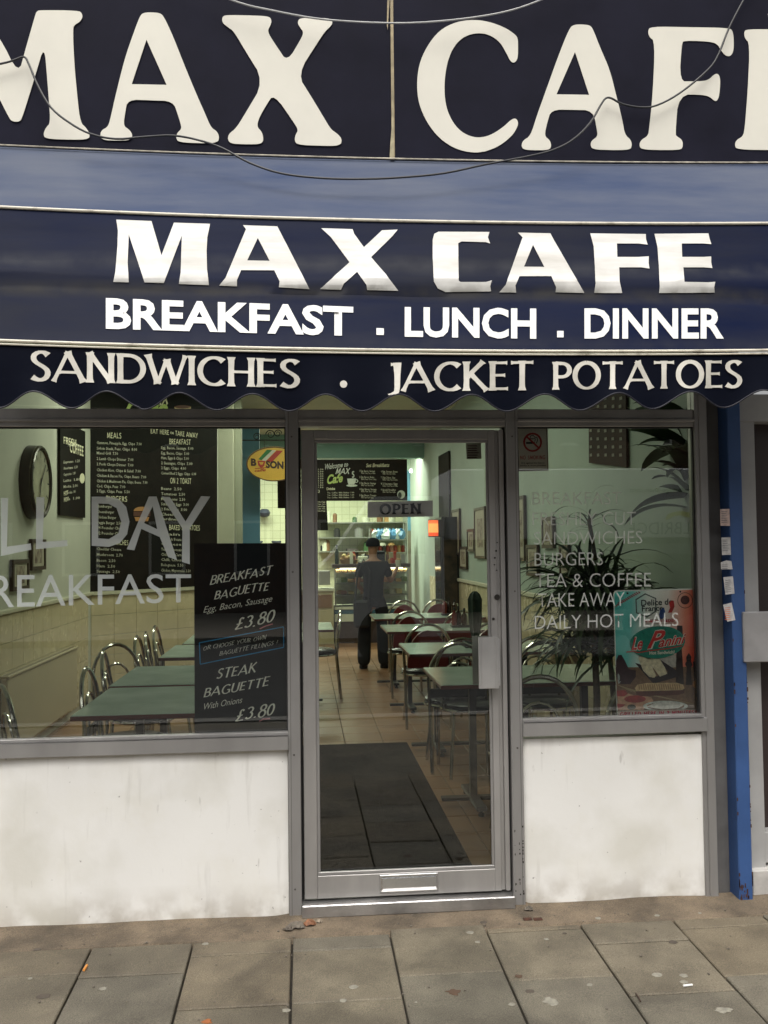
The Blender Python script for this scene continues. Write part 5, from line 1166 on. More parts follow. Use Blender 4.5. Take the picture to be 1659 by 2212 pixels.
for s, G, a, b_, h in (('BREAKFAST',R3,(190,682),(745,680),78),('FRESHLY CUT',R3,(190,812),(835,808),82),('SANDWICHES',R3,(200,932),(875,925),80),('BURGERS',R3,(203,1064),(630,1059),82),('TEA & COFFEE',R3,(207,1198),(930,1192),86),('TAKE AWAY',R4,(225,264),(765,257),86),('DAILY HOT MEALS',R4,(205,402),(1100,382),84)):
    part('vinyl_lettering', word(s, G([a])[0], G([b_])[0], h*.3464, PG, offset=-.008), VIN2, gl_r)
# black hand lettered sign
bs = solo('chalk_sign', filled([[(419.5,1174),(640,1173),(640,1582),(421,1582)]], PLY(.066), .006, 'chalk_sign'), BRD2, 'glossy black hand lettered baguette sign leaning inside the left window', 'sign', None, aty(520,1580,.066))
PS = PLY(.056)
ms = []
def bw(s, a, b_, h, wid=.12, gap=.12, lean=.28, jit=.07): ms.append(brush(s, G6([a])[0], G6([b_])[0], h*.3922, PS, lean=h*.3922*lean, wid=wid, gap=gap, jit=jit, flare=.15, thin=.6))
bw('BREAKFAST',(1155,110),(1492,52),50,.15); bw('BAGUETTE',(1178,192),(1475,140),48,.15); bw('STEAK',(1190,630),(1408,592),56,.15); bw('BAGUETTE',(1120,730),(1475,668),52,.15)
bw('£3.80',(1290,362),(1505,312),68,.14); bw('£3.80',(1293,866),(1505,822),70,.14)
part('lettering', join(ms), mat('chalk_bright', (.95,.96,.84), .7, 0, .1, 40), bs)
ms = []
bw('OR CHOOSE YOUR OWN',(1118,473),(1462,410),24,.10); bw('BAGUETTE FILLINGS !',(1208,502),(1525,440),25,.10)
ms.append(word('Egg, Bacon, Sausage', *G6([(1120,265),(1500,202)]), 34*.3922, PS, offset=-.005, shear=.35)); ms.append(word('With Onions', *G6([(1125,798),(1335,760)]), 34*.3922, PS, offset=-.005, shear=.35))
part('lettering', join(ms), mat('chalk_bright', (.8,.8,.7)), bs)
def line_px(pts, wd, plane):
    L_, R_ = [], []
    for i, p in enumerate(pts):
        a = Vector(pts[max(0,i-1)]); b_ = Vector(pts[min(len(pts)-1,i+1)]); d_ = (b_-a).normalized(); n_ = Vector((-d_.y, d_.x))*wd/2
        L_.append(tuple(Vector(p)+n_)); R_.append(tuple(Vector(p)-n_))
    return filled([L_+R_[::-1]], plane)
BX = mat('chalk_blue', (.03,.34,.70), .7)
bx_ = G6([(1098,430),(1562,342),(1562,455),(1103,548)])
part('blue_box', join([line_px([bx_[i], bx_[(i+1)%4]], 2.0, PS) for i in range(4)]), BX, bs)
for p_ in ([(1430,353),(1462,338),(1502,326)], [(1428,863),(1450,850),(1488,847)]): part('underline', line_px(G6(p_), 2.6, PS), mat('chalk_pink', (.62,.22,.26), .7), bs)
# no smoking sign
ns = solo('no_smoking_sign', filled([R3([(92,198),(284,196),(290,470),(101,475)])], PLY(.046), .003, 'no_smoking_sign'), mat('sticker_buff', (.78,.73,.63), .5, 0, .1, 12), 'buff NO SMOKING sign with a red ring in the right window', 'sign', None, aty(1150,1018,.046))
PN = PLY(.0415); RED = mat('print_red', (.50,.035,.03), .5); INK = mat('ink_black', (.02,.018,.018), .7)
part('border', filled([R3([(94,201),(282,199),(288,467),(103,472)]), R3([(98,206),(277,204),(283,462),(107,466)])], PLY(.042)), mat('print_brown', (.16,.08,.06), .5), ns)
part('ring', filled([R3(ell(191,293,59,60,40)), R3(ell(191,293,47,48,40))], PN), RED, ns)
part('cigarette', filled([R3([(150,291),(205,291),(205,303),(150,303)])], PLY(.0412)), INK, ns)
part('smoke', join([line_px(R3([(205,288),(208,270),(190,272),(175,270),(178,254),(195,250),(205,262),(218,262),(222,280),(214,300)]), 1.8, PLY(.0411))]), INK, ns)
part('slash', filled([R3([(150,262),(158,254),(236,326),(228,334)])], PLY(.0405)), RED, ns)
part('lettering', join([brush('NO SMOKING', *R3([(114,400),(270,398)]), 23*.3464, PN, wid=.17, flare=0, gap=.2)]), RED, ns)
part('lettering', join([word('It is against the law to', *R3([(122,427),(266,426)]), 10*.3464, PN, offset=.02, res=1), word('smoke in these premises', *R3([(113,443),(275,441)]), 10*.3464, PN, offset=.02, res=1)]), INK, ns)
# panini poster
ps = thing('panini_poster', 'colourful Le Panini hot sandwich poster in the lower right window corner', 'poster', aty(1424,1547,.06))
def rr(q, r):                                  # rounded quad
    out = []
    for i in range(4):
        p = Vector(q[i]); a = (Vector(q[i-1])-p).normalized(); b_ = (Vector(q[(i+1)%4])-p).normalized()
        for k in range(6):
            t_ = k/5; s = p+a*r; e = p+b_*r; out.append(tuple((s*(1-t_)**2+p*2*t_*(1-t_)+e*t_*t_)))
    return out
Q0 = [(693,160),(1213,147),(1243,941),(716,956)]; Q1 = [(700,168),(1206,155),(1236,934),(722,948)]
part('board', filled([R4(rr(Q0,28))], PLY(.062), .004, 'board'), mat('poster_white', (.85,.86,.83), .35), ps)
pm = bpy.data.materials.new('poster_print'); pm.use_nodes = True; t_ = pm.node_tree; b_ = t_.nodes['Principled BSDF']; b_.inputs['Roughness'].default_value = .35
g_ = t_.nodes.new('ShaderNodeNewGeometry'); sp = t_.nodes.new('ShaderNodeSeparateXYZ'); mr = t_.nodes.new('ShaderNodeMapRange'); cr_ = t_.nodes.new('ShaderNodeValToRGB')
ad = t_.nodes.new('ShaderNodeMath'); ad.operation = 'MULTIPLY_ADD'; ad.inputs[1].default_value = -.10
t_.links.new(g_.outputs['Position'], sp.inputs[0]); t_.links.new(sp.outputs['Z'], ad.inputs[0]); t_.links.new(sp.outputs['X'], ad.inputs[2]); t_.links.new(ad.outputs[0], mr.inputs[0])
xl, xr_ = aty(*R4([Q0[0]])[0], .06).x-.12, aty(*R4([Q0[2]])[0], .06).x-.12
mr.inputs[1].default_value = xl; mr.inputs[2].default_value = xr_; t_.links.new(mr.outputs[0], cr_.inputs[0]); t_.links.new(cr_.outputs[0], b_.inputs['Base Color'])
e = cr_.color_ramp.elements; e[0].position = .0; e[0].color = (.07,.48,.44,1); e[1].position = .95; e[1].color = (.80,.09,.05,1)
for p_, c_ in ((.18,(.18,.60,.56,1)),(.36,(.82,.86,.80,1)),(.60,(.85,.78,.72,1)),(.82,(.82,.28,.18,1))): q_ = e.new(p_); q_.color = c_
L_ = [PLY(.0575-.0009*k) for k in range(12)]
part('print', filled([R4(rr(Q1,24))], L_[0]), pm, ps)
def fl_(name, loops, k, col, rough=.4): return part(name, filled([R4(l) for l in loops], L_[k]), mat('poster_'+name, col, rough, 0, .25, 60), ps)
fl_('table_print', [[(708,640),(1228,636),(1236,905),(722,912)]], 1, (.24,.14,.08))
fl_('white_wall_print', [[(850,560),(1085,560),(1090,640),(870,650)]], 1, (.55,.52,.47))
fl_('cutting_board', [[(722,785),(830,815),(930,825),(945,850),(880,905),(722,908)]], 2, (.66,.38,.24))
fl_('kettle_print', [[(712,600),(725,565),(745,562),(768,600),(790,650),(835,660),(835,700),(800,745),(740,745),(712,690)]], 2, (.05,.02,.03))
fl_('basket_print', [[(830,612),(860,620),(955,700),(1035,670),(985,590),(1090,660),(1095,700),(945,742),(905,700)]], 2, (.03,.022,.03))
fl_('baguette_print', [[(850,580),(872,572),(912,590),(962,690),(950,705),(920,700),(880,660)], [(905,590),(935,585),(985,590),(1015,640),(1032,680),(985,698),(960,665)]], 3, (.82,.74,.52))
fl_('pepper_mill_print', [[(1092,380),(1125,380),(1128,440),(1118,470),(1130,650),(1135,745),(1085,745),(1085,640)], [(1150,575),(1165,550),(1182,575),(1178,600),(1190,625),(1178,640),(1185,750),(1145,750),(1152,640),(1142,620),(1152,600)], [(1190,605),(1225,590),(1228,720),(1200,725)]], 2, (.03,.018,.018))
fl_('orange_print', [ell(1210,746,22,24)], 3, (.50,.22,.07)); fl_('cup_ring_print', [ell(725,705,20,36,20,-90,90), ell(722,705,13,26,20,-90,90)], 3, (.45,.5,.48))
fl_('bun_print', [[(828,770),(845,748),(900,738),(1090,736),(1130,748),(1138,772),(1125,782),(840,790)]], 3, (.72,.52,.28))
fl_('filling_print', [[(832,790),(1125,782),(1138,774),(1138,800),(1100,812),(870,820),(838,810)]], 3, (.12,.03,.02))
part('bun_grill_print', join([filled([R4([(850+k*14,746+2*(k%2)),(855+k*14,744),(862+k*14,778),(856+k*14,780)])], L_[4]) for k in range(19)]), mat('poster_grill', (.34,.20,.09), .5), ps, kind='stuff')
fl_('salami_print', [ell(830,838,68,23), [(715,785),(770,783),(785,805),(760,822),(718,820)], [(718,865),(770,872),(745,892),(720,896)]], 3, (.42,.05,.05))
part('straw_print', join([filled([R4([(720+k*9,750+k*3),(722+k*9,748+k*3),(810+k*30,790+k*6),(806+k*30,792+k*6)])], L_[2]) for k in range(14)]), mat('poster_straw', (.45,.36,.20), .5), ps, kind='stuff')
fl_('plate_print', [ell(1020,882,140,34,30), ell(1020,882,118,24,30)], 4, (.75,.80,.74)); fl_('napkin_print', [[(900,885),(960,860),(1040,850),(1080,858),(1140,870),(1100,895),(1000,903)]], 4, (.85,.85,.78))
fl_('olive_print', [ell(808,888,27,17)], 3, (.05,.05,.03))
fl_('bottom_band', [[(721,910),(1235,900),(1237,934),(722,947)]], 5, (.80,.68,.62))
part('lettering', brush('GRILLED HERE IN 2 MINUTES!!', *R4([(737,943),(1218,930)]), 22*.3464, L_[6], wid=.24, flare=0, gap=.2), mat('poster_red_ink', (.62,.02,.06), .5), ps)
fl_('hexagon', [[(832,215),(893,178),(962,208),(964,292),(905,330),(836,302)], [(840,220),(894,186),(955,213),(956,287),(905,321),(843,297)]], 2, (.10,.13,.12))
part('lettering', join([word('Delice de', *R4([(868,256),(1064,247)]), 36*.3464, L_[3], offset=.02), word('France', *R4([(872,291),(1005,285)]), 32*.3464, L_[3], offset=.02)]), mat('poster_ink', (.02,.03,.03), .5), ps)
fl_('red_flag', [[(1042,238),(1058,222),(1072,225),(1076,262),(1060,298),(1036,300),(1048,268)]], 4, (.55,.03,.03)); fl_('blue_flag', [[(985,285),(1010,265),(1018,290),(1008,335),(988,340),(980,310)]], 4, (.02,.06,.22))
fl_('badge_ring', [ell(1142,222,48,50,30), ell(1142,222,44,46,30)], 3, (.18,.08,.06)); fl_('badge_centre', [ell(1142,220,28,28,20)], 3, (.10,.03,.03))
part('lettering', word('IN FRENCH BREAD', *R4([(885,361),(1078,356)]), 14*.3464, L_[3], offset=.03, res=1), mat('poster_red_ink', (.62,.02,.06), .5), ps)
fl_('rule_line', [[(885,342),(1080,337),(1080,339),(885,344)]], 3, (.35,.03,.04)); fl_('rule_line', [[(885,368),(1080,363),(1080,365),(885,370)]], 3, (.35,.03,.04))
part('check_band', join([filled([R4([(703+i*11+j*7, 262-i*6.3+j*4-13*j),(709+i*11+j*7,259-i*6.3+j*4-13*j),(709+i*11+j*7,265-i*6.3+j*4-13*j),(703+i*11+j*7,268-i*6.3+j*4-13*j)])], L_[2]) for i in range(15) for j in range(4) if 700 < 703+i*11+j*7 < 880 and 262-i*6.3-9*j > 166]), mat('poster_check', (.45,.06,.08), .5), ps, kind='stuff')
EL = [(970+172*math.cos(a)*1.0+6*math.sin(a), 484+100*math.sin(a)-14*math.cos(a)) for a in [2*math.pi*k/44 for k in range(44)]]
fl_('green_oval', [EL], 6, (.012,.26,.19))
EL2 = [(970+(x-970)*.975, 484+(y-484)*.965) for x, y in EL]
part('oval_line', filled([R4([(970+(x-970)*.97, 484+(y-484)*.955) for x, y in EL]), R4([(970+(x-970)*.955, 484+(y-484)*.935) for x, y in EL])], L_[7]), mat('oval_line_teal', (.06,.36,.28), .5), ps)
def script(off, k): return join([word('Le', *R4([(808,530),(878,527)]), 74*.3464, L_[k], offset=off, shear=.4), word('P', *R4([(905,522),(1020,505)]), 98*.3464, PLY(.0575-.0009*k-.0003), offset=off, shear=.45), word('anini', *R4([(975,514),(1148,487)]), 58*.3464, L_[k], offset=off, shear=.4)])
part('script_outline', script(.055, 8), mat('poster_cream', (.88,.86,.75), .5), ps); part('script', script(.02, 9), mat('poster_scarlet', (.66,.03,.03), .5), ps)
part('swoosh', line_px(R4([(775,545),(820,540),(850,548),(930,535),(1030,524),(1125,505)]), 1.9, L_[9]), mat('poster_scarlet', (.5,.03,.03)), ps)
part('lettering', word('Hot Sandwich!', *R4([(920,560),(1076,553)]), 19*.3464, L_[8], offset=.035), mat('poster_cream', (.6,.6,.5)), ps)
for c_ in ((783,178),(1112,168)): part('hole', filled([R4(ell(c_[0],c_[1],6,6,12))], L_[4]), INK, ps)

# ================================================================== PLANTS
LEAF = mat('leaf_green', (.050,.085,.030), .4, 0, .5, 9, col2=(.014,.034,.012)); LEAF2 = mat('leaf_pale', (.06,.10,.035), .4, 0, .4, 6)
BARK = mat('plant_stem', (.14,.10,.06), .8, 0, .3, 30); POT = mat('pot_terracotta', (.22,.09,.05), .7, 0, .15, 8)
def leafmesh(e0, droop, wid, n=9):
    vs = []; fs = []; x = z = 0.; a = e0
    for i in range(n+1):
        s = i/n; w_ = wid*(math.sin(math.pi*min(1, .12+s*.88))**.7)*(1 if s < .999 else 0)+.0008
        nx, nz = -math.sin(a), math.cos(a)
        vs += [(x-nx*0+nx*w_*.25, -w_, z+nz*w_*.25), (x, 0, z), (x+nx*w_*.25, w_, z+nz*w_*.25)]
        x += math.cos(a)/n; z += math.sin(a)/n; a -= droop/n*(.4+1.2*s)
    for i in range(n):
        k = i*3; fs += [(k,k+1,k+4,k+3),(k+1,k+2,k+5,k+4)]
    me = bpy.data.meshes.new('leaf'); me.from_pydata(vs, [], fs)
    for p in me.polygons: p.use_smooth = True
    me.materials.append(LEAF); return me
THIN = [leafmesh(math.radians(e), math.radians(dr), w_) for e, dr, w_ in ((75,120,.017),(60,140,.015),(45,130,.019),(30,110,.015),(80,90,.014),(15,90,.017))]
BROAD = [leafmesh(math.radians(e), math.radians(dr), w_) for e, dr, w_ in ((60,90,.075),(40,80,.085),(25,70,.07),(70,110,.08))]
for me in BROAD: pass
def crown(par, c, n, lmin, lmax, kinds, spread=.02, az=None, tilt=0):
    for k in range(n):
        o = bpy.data.objects.new('leaf', random.choice(kinds)); COL.objects.link(o); o.parent = par
        s = random.uniform(lmin, lmax); a = random.uniform(0, 2*math.pi) if az is None else random.uniform(*az)
        o.location = Vector(c)-ORG[par.name]+Vector((random.uniform(-spread,spread), random.uniform(-spread,spread), random.uniform(-.07,.05)))
        o.rotation_euler = (random.uniform(-.5,.5), random.uniform(-.55,.6)+tilt, a); o.scale = (s, s*random.uniform(.8,1.1)/max(.6,s*1.2), s)
random.seed(11)
P1 = aty(1278,1262,.70); t = thing('dragon_plant', 'bushy plant with long drooping strap leaves behind the right window', 'plant', (P1.x, .70, FZ))
part('pot', MB().lathe([(0,FZ),(.10,FZ),(.14,FZ+.24),(.15,FZ+.25),(.13,FZ+.26),(0,FZ+.24)], (P1.x,.70,0), 20), POT, t, True)
part('trunk', MB().tube([(P1.x,.70,FZ+.2),(P1.x+.02,.71,FZ+.7),(P1.x,.70,P1.z)], [.022,.019,.016], 8), BARK, t, True)
crown(t, (P1.x,.70,P1.z-.04), 74, .34, .56, THIN[1:4]+THIN[5:], .05); crown(t, (P1.x+.03,.71,P1.z-.18), 120, .36, .60, THIN, .06); crown(t, (P1.x+.05,.71,P1.z-.34), 130, .3, .55, THIN, .12)
P2 = aty(1272,1120,.95); t = thing('dragon_plant', 'taller thin stemmed plant rising above the bushy one', 'plant', (P2.x+.15, .95, FZ))
part('pot', MB().lathe([(0,FZ),(.09,FZ),(.12,FZ+.2),(.13,FZ+.21),(.11,FZ+.22),(0,FZ+.2)], (P2.x+.15,.95,0), 20), POT, t, True)
part('trunk', MB().tube([(P2.x+.15,.95,FZ+.2),(P2.x+.1,.94,FZ+.9),(P2.x,.95,P2.z)], [.018,.015,.012], 8), BARK, t, True)
crown(t, (P2.x,.95,P2.z), 13, .16, .30, THIN[1:4])
P3 = aty(1492,985,.45); t = thing('rubber_plant', 'tall broad leaved plant in the top right corner of the right window', 'plant', (P3.x, .45, FZ))
part('pot', MB().lathe([(0,FZ),(.13,FZ),(.17,FZ+.28),(.18,FZ+.3),(.16,FZ+.31),(0,FZ+.28)], (P3.x,.45,0), 20), POT, t, True)
part('trunk', MB().tube([(P3.x,.45,FZ+.25),(P3.x+.02,.46,1.2),(P3.x,.45,P3.z+.1)], [.024,.02,.014], 8), BARK, t, True)
for z_, n_ in ((P3.z+.12,7),(P3.z+.02,9),(P3.z-.10,9),(P3.z-.22,6)): crown(t, (P3.x,.45,z_), n_, .2, .40, BROAD, .01, az=(math.radians(95),math.radians(265)))
# foliage material variation
# ================================================================== PERSON
def skinfig(name, V, E_, m_, parent=None, sub=2, root=0, label=None):
    me = bpy.data.meshes.new(name); me.from_pydata([v[:3] for v in V], E_, [])
    o = bpy.data.objects.new('tmp', me); COL.objects.link(o)
    md = o.modifiers.new('s', 'SKIN'); 
    me.skin_vertices.new() if hasattr(me.skin_vertices, 'new') and not me.skin_vertices else None
    sv = me.skin_vertices[0].data
    for i, v in enumerate(V): sv[i].radius = (v[3], v[4] if len(v) > 4 else v[3]); sv[i].use_root = (i == root)
    md.use_smooth_shade = True; sb_ = o.modifiers.new('u', 'SUBSURF'); sb_.levels = sub; sb_.render_levels = sub
    r_ = bpy.data.meshes.new_from_object(o.evaluated_get(bpy.context.evaluated_depsgraph_get())); bpy.data.objects.remove(o); r_.name = name
    return part(name, r_, m_, parent)
px_, py_ = atz(806,1440,FZ).x, 7.35
pr_ = thing('person', 'person in dark cap, dark top and wide black trousers standing at the counter', 'person', (px_, py_, FZ))
def W_(l): return [(px_+v[0], py_+v[1], FZ+v[2])+tuple(v[3:]) for v in l]
SKIN = mat('skin', (.36,.19,.12), .55); NVY = mat('dark_top_cloth', (.006,.007,.012), .9, 0, .2, 30); BKC = mat('trouser_cloth', (.012,.012,.014), .9, 0, .2, 20)
skinfig('body', W_([(0,0,.88,.11,.09),(0,0,1.08,.11,.08),(0,.01,1.26,.12,.08),(0,.0,1.36,.05),(0,.01,1.40,.045),(.0,.02,1.455,.062,.07),(.0,.02,1.52,.072,.085),(.0,.02,1.585,.055,.065),
    (-.15,.0,1.29,.045),(-.20,.02,1.05,.035),(-.12,.17,.96,.026),(-.08,.22,.97,.022),
    (.15,.0,1.29,.045),(.22,.06,1.07,.036),(.30,.20,1.20,.026),(.33,.23,1.26,.02),
    (-.09,0,.80,.075),(-.10,.02,.45,.052),(-.11,-.02,.07,.035),(-.12,.10,.03,.03),(.09,0,.80,.075),(.11,.03,.45,.052),(.12,.0,.07,.035),(.13,.12,.03,.03)]),
    [(0,1),(1,2),(2,3),(3,4),(4,5),(5,6),(6,7),(2,8),(8,9),(9,10),(10,11),(2,12),(12,13),(13,14),(14,15),(0,16),(16,17),(17,18),(18,19),(0,20),(20,21),(21,22),(22,23)], SKIN, pr_)
skinfig('top', W_([(0,0,.74,.15,.12),(0,0,.90,.14,.115),(0,0,1.06,.13,.10),(0,.005,1.25,.145,.10),(0,.0,1.335,.065),(-.155,.0,1.285,.06),(-.195,.015,1.12,.055),(.155,.0,1.285,.06),(.205,.04,1.13,.055)]),
    [(0,1),(1,2),(2,3),(3,4),(3,5),(5,6),(3,7),(7,8)], NVY, pr_)
skinfig('trousers', W_([(0,0,.98,.12,.10),(-.09,0,.76,.09),(-.11,.02,.70,.09),(-.13,0,.02,.10,.09),(.09,0,.76,.09),(.11,.02,.70,.09),(.13,.02,.02,.10,.09)]), [(0,1),(1,2),(2,3),(0,4),(4,5),(5,6)], BKC, pr_)
cz = FZ+1.525
part('cap', MB().lathe([(0,-.01),(.088,-.01),(.092,.02),(.085,.055),(.062,.085),(.03,.1),(0,.103)], (px_, py_+.015, cz), 20), NVY, pr_, True)
part('cap_peak', MB().slabpoly([(px_-.06,py_+.07,cz),(px_-.05,py_+.14,cz-.004),(px_,py_+.17,cz-.006),(px_+.05,py_+.14,cz-.004),(px_+.06,py_+.07,cz)], (0,0,1), .008), NVY, pr_)
for s in (-1,1):
    part('shoe', MB().lathe([(0,0),(.05,0),(.055,.03),(.035,.07),(0,.075)], (px_+s*.13, py_+.06, FZ), 12), BLK, pr_, True)
bgp = solo('shoulder_bag', MB().box(px_-.26,px_-.06,py_-.19,py_-.11,FZ+.52,FZ+.86,.03), mat('bag_black', (.012,.012,.015), .6), 'black shoulder bag hanging behind the standing person', 'bag', None, (px_-.16,py_-.15,FZ+.52))
part('strap', MB().tube([(px_-.24,py_-.15,FZ+.84),(px_-.20,py_-.10,FZ+1.2),(px_-.12,py_+.0,FZ+1.36),(px_-.05,py_-.11,FZ+1.2),(px_-.08,py_-.15,FZ+.84)], .012, 6), mat('bag_black', (.012,.012,.015)), bgp)
solo('paper_cup', MB().lathe([(0,0),(.03,0),(.04,.09),(.036,.09),(0,.085)], (px_+.34,py_+.25,FZ+1.25), 12), WTE, 'white cup held up by the standing person', 'cup', None, (px_+.34,py_+.25,FZ+1.25))

# ================================================================== ON THE PAVEMENT
def blob(px, py, r, m_, name, label, cat_, group=None, asp=1., h=.0015, rag=.2, n=14):
    p = atz(px, py, -.01); 
    for _ in range(3): p = atz(px, py, gz(p.y)+.001)
    m = MB(); pts = [(p.x+r*asp*(1+random.uniform(-rag,rag))*math.cos(2*math.pi*k/n), p.y+r*(1+random.uniform(-rag,rag))*math.sin(2*math.pi*k/n)) for k in range(n)]
    lo = [(x,y,gz(y)+.0009) for x,y in pts]; hi = [(p.x+(x-p.x)*.85, p.y+(y-p.y)*.85, gz(y)+.0012+h) for x,y in pts]
    m.add(lo+hi, [tuple(range(n,2*n))]+[(k,(k+1)%n,n+(k+1)%n,n+k) for k in range(n)])
    return solo(name, m, m_, label, cat_, group, (p.x,p.y,p.z))
GUM = mat('gum_pale', (.24,.225,.18), .8, 0, .2, 60); GUMD = mat('gum_dark', (.075,.06,.045), .8, 0, .2, 60)
random.seed(5)
for x, y, r in ((1180,1095,.017),(1295,1098,.013),(888,1137,.009),(405,952,.010),(372,912,.013),(700,940,.009),(552,1222,.010),(138,1213,.005),(1180,838,.010),(1365,828,.007),(1295,1125,.012),(925,850,.012)):
    q = F6([(x,y)])[0]; blob(*q, r, GUM, 'chewing_gum', 'pale flattened spot of old chewing gum on the paving', 'gum', 'pale gum spots on the paving', 1.2)
for x, y, r in ((1528,1147,.014),(1483,1205,.012),(1235,1248,.013),(445,1155,.012),(130,1110,.008),(888,960,.012)):
    q = F5([(x,y)])[0]; blob(*q, r, GUM, 'chewing_gum', 'pale flattened spot of old chewing gum on the paving', 'gum', 'pale gum spots on the paving', 1.2)
for x, y, r, G in ((628,1165,.014,F6),(1248,953,.016,F6),(430,868,.013,F6),(1100,835,.006,F6),(185,1187,.020,F5),(780,915,.007,F6),(860,895,.01,F5),(160,985,.012,F5),(290,935,.005,F5)):
    q = G([(x,y)])[0]; blob(*q, r, GUMD, 'chewing_gum', 'dark trodden spot of old chewing gum on the paving', 'gum', 'dark gum spots on the paving', 1.3)
q = F6([(718,1210)])[0]; blob(*q, .024, GUM, 'paper_scrap', 'ragged white torn paper scrap near the front of the paving', 'litter', None, 1., .003, .45)
q = F6([(1465,1247)])[0]; blob(*q, .017, GUM, 'paper_scrap', 'long pale torn scrap at the lower right of the paving', 'litter', None, 1.8, .003, .3)
q = F6([(300,1170)])[0]; blob(*q, .022, mat('stain_brown', (.085,.05,.03), .9), 'dead_leaf', 'small brown flattened leaf on the paving before the door', 'leaf', None, 1.2, .002, .5)
q = F6([(580,1100)])[0]; blob(*q, .012, MC['stain_brown'], 'dead_leaf', 'tiny dark leaf scrap by a slab joint right of the door', 'leaf', None, 1.1, .002, .5)
q = F5([(895,1298)])[0]; blob(*q, .013, mat('leaf_orange', (.30,.10,.03), .8), 'dead_leaf', 'orange brown leaf at the bottom edge of the picture', 'leaf', None, 1.2, .003, .4)
def strip(pts, w0, h, m_, name, label, cat_):
    P = []
    for x, y in pts:
        p = atz(x, y, 0); 
        for _ in range(3): p = atz(x, y, gz(p.y)+.002)
        P.append(p+Vector((0,0,h)))
    return solo(name, MB().tube(P, w0, 6), m_, label, cat_, None, P[0])
strip(F6([(1293,1146),(1332,1142)]), .004, .004, mat('cig_white', (.75,.75,.72), .7), 'cigarette_end', 'white cigarette end on the right of the paving', 'cigarette end')
strip(F5([(362,1080),(376,1058)]), .005, .005, mat('cig_orange', (.65,.26,.05), .7), 'cigarette_end', 'orange cigarette end in a slab joint at the left', 'cigarette end')
strip(F6([(1088,1178),(1100,1195),(1108,1212)]), .003, .003, mat('twig', (.05,.03,.02), .8), 'twig', 'short dark twig on the right of the paving', 'twig')
# rusty cover plates on the mortar strip
for a_ in (620, 665):
    q = F6([(a_,852)])[0]; p = atz(*q, 0); p = atz(*q, gz(p.y)+.004)
    solo('rusty_plate', MB().box(p.x-.019,p.x+.019,p.y-.012,p.y+.012,p.z-.004,p.z+.001,.001), mat('rust', (.07,.025,.012)), ('left' if a_ == 620 else 'right')+' small rusty plate set in the mortar beside the door', 'plate', None, p)
# leaves and crumbled mortar at the foot of the left post
def crumple(px, py, r, m_, name, label, cat_, zz=.01, seed=1):
    random.seed(seed); p = atz(px, py, 0); m = MB(); n = 5
    g0 = len(m.v)
    for i in range(n+1):
        for j in range(n+1):
            u_ = (i/n-.5)*2; v_ = (j/n-.5)*2
            rr_ = 1-.3*abs(u_*v_); m.v.append(Vector((p.x+u_*r*rr_+random.uniform(-1,1)*r*.12, p.y+v_*r*.7*rr_+random.uniform(-1,1)*r*.12, gz(min(0,p.y))+.006+zz*(1-u_*u_)*(1-v_*v_)+random.uniform(0,.008))))
    for i in range(n):
        for j in range(n): a = i*(n+1)+j; m.f.append((a,a+n+1,a+n+2,a+1))
    return solo(name, m, m_, label, cat_, None, p)
crumple(669,1999,.030, mat('leaf_brown', (.26,.11,.05), .7, 0, .4, 60), 'dead_leaf', 'curled rust brown dead leaf against the door threshold', 'leaf', .018, 2)
crumple(690,1994,.014, mat('leaf_tan', (.33,.27,.2), .8, 0, .3, 60), 'dead_leaf', 'small tan leaf scrap by the door threshold', 'leaf', .01, 3)
crumple(640,2003,.040, mat('mortar_lump', (.17,.145,.115), .95, 0, .4, 50, .5), 'broken_mortar', 'lump of broken grey mortar at the foot of the left door post', 'rubble', .02, 4)
crumple(622,2010,.022, mat('mortar_lump2', (.12,.10,.08), .95, 0, .4, 50, .5), 'broken_mortar', 'darker crumb of mortar left of the door post foot', 'rubble', .012, 5)
crumple(1142,1968,.022, mat('mortar_lump', (.17,.145,.115)), 'broken_mortar', 'small crumb of mortar at the foot of the right door post', 'rubble', .012, 6)
random.seed(21)
m = MB()
for k in range(260):
    x = random.uniform(-1.6,2.5); y = random.choice((random.uniform(-.06,-.01), random.uniform(-.2,-.02), random.uniform(-1.2,-.2))); s = random.uniform(.0012,.004)
    z = gz(y)+.002; m.box(x-s,x+s,y-s,y+s,z,z+s*1.2)
go = solo('grit', m, mat('grit_mix', (.22,.19,.15), .9, 0, .8, 400, col2=(.03,.025,.02)), 'scattered fine grit and crumbs on the paving and mortar strip', 'grit'); go['kind'] = 'stuff'

# ================================================================== ACROSS THE STREET (seen mirrored in the panes)
YL = -10.1
def refl(Y):
    def f_(px, py):
        p = aty(px, py, .062-Y); return Vector((p.x, Y, p.z))
    return f_
rf = refl(YL); bot = -.29
LW = mat('lorry_white', (.86,.87,.88), .45, 0, .05, 1); LG = mat('lorry_grey', (.16,.17,.19), .5); LB = mat('tyre_black', (.02,.02,.02), .8)
zt, zb_, zs = rf(1300,1012).z, rf(1300,1163).z, rf(1300,1192).z
t = thing('box_lorry', 'white linen delivery lorry with dark and yellow side lettering across the street', 'lorry', (5.0, YL-1.1, bot))
part('box', MB().box(2.3,8.6,YL-2.2,YL,zb_,zt,.02), LW, t); part('side_rail', MB().box(2.3,8.6,YL-2.2,YL+.01,zb_-.09,zb_,.004), LB, t)
part('skirt', MB().box(2.4,8.5,YL-2.15,YL-.02,zs-.05,zb_-.09,.01), LG, t); part('chassis', MB().box(.6,8.4,YL-1.9,YL-.3,.55,zs-.05), LB, t)
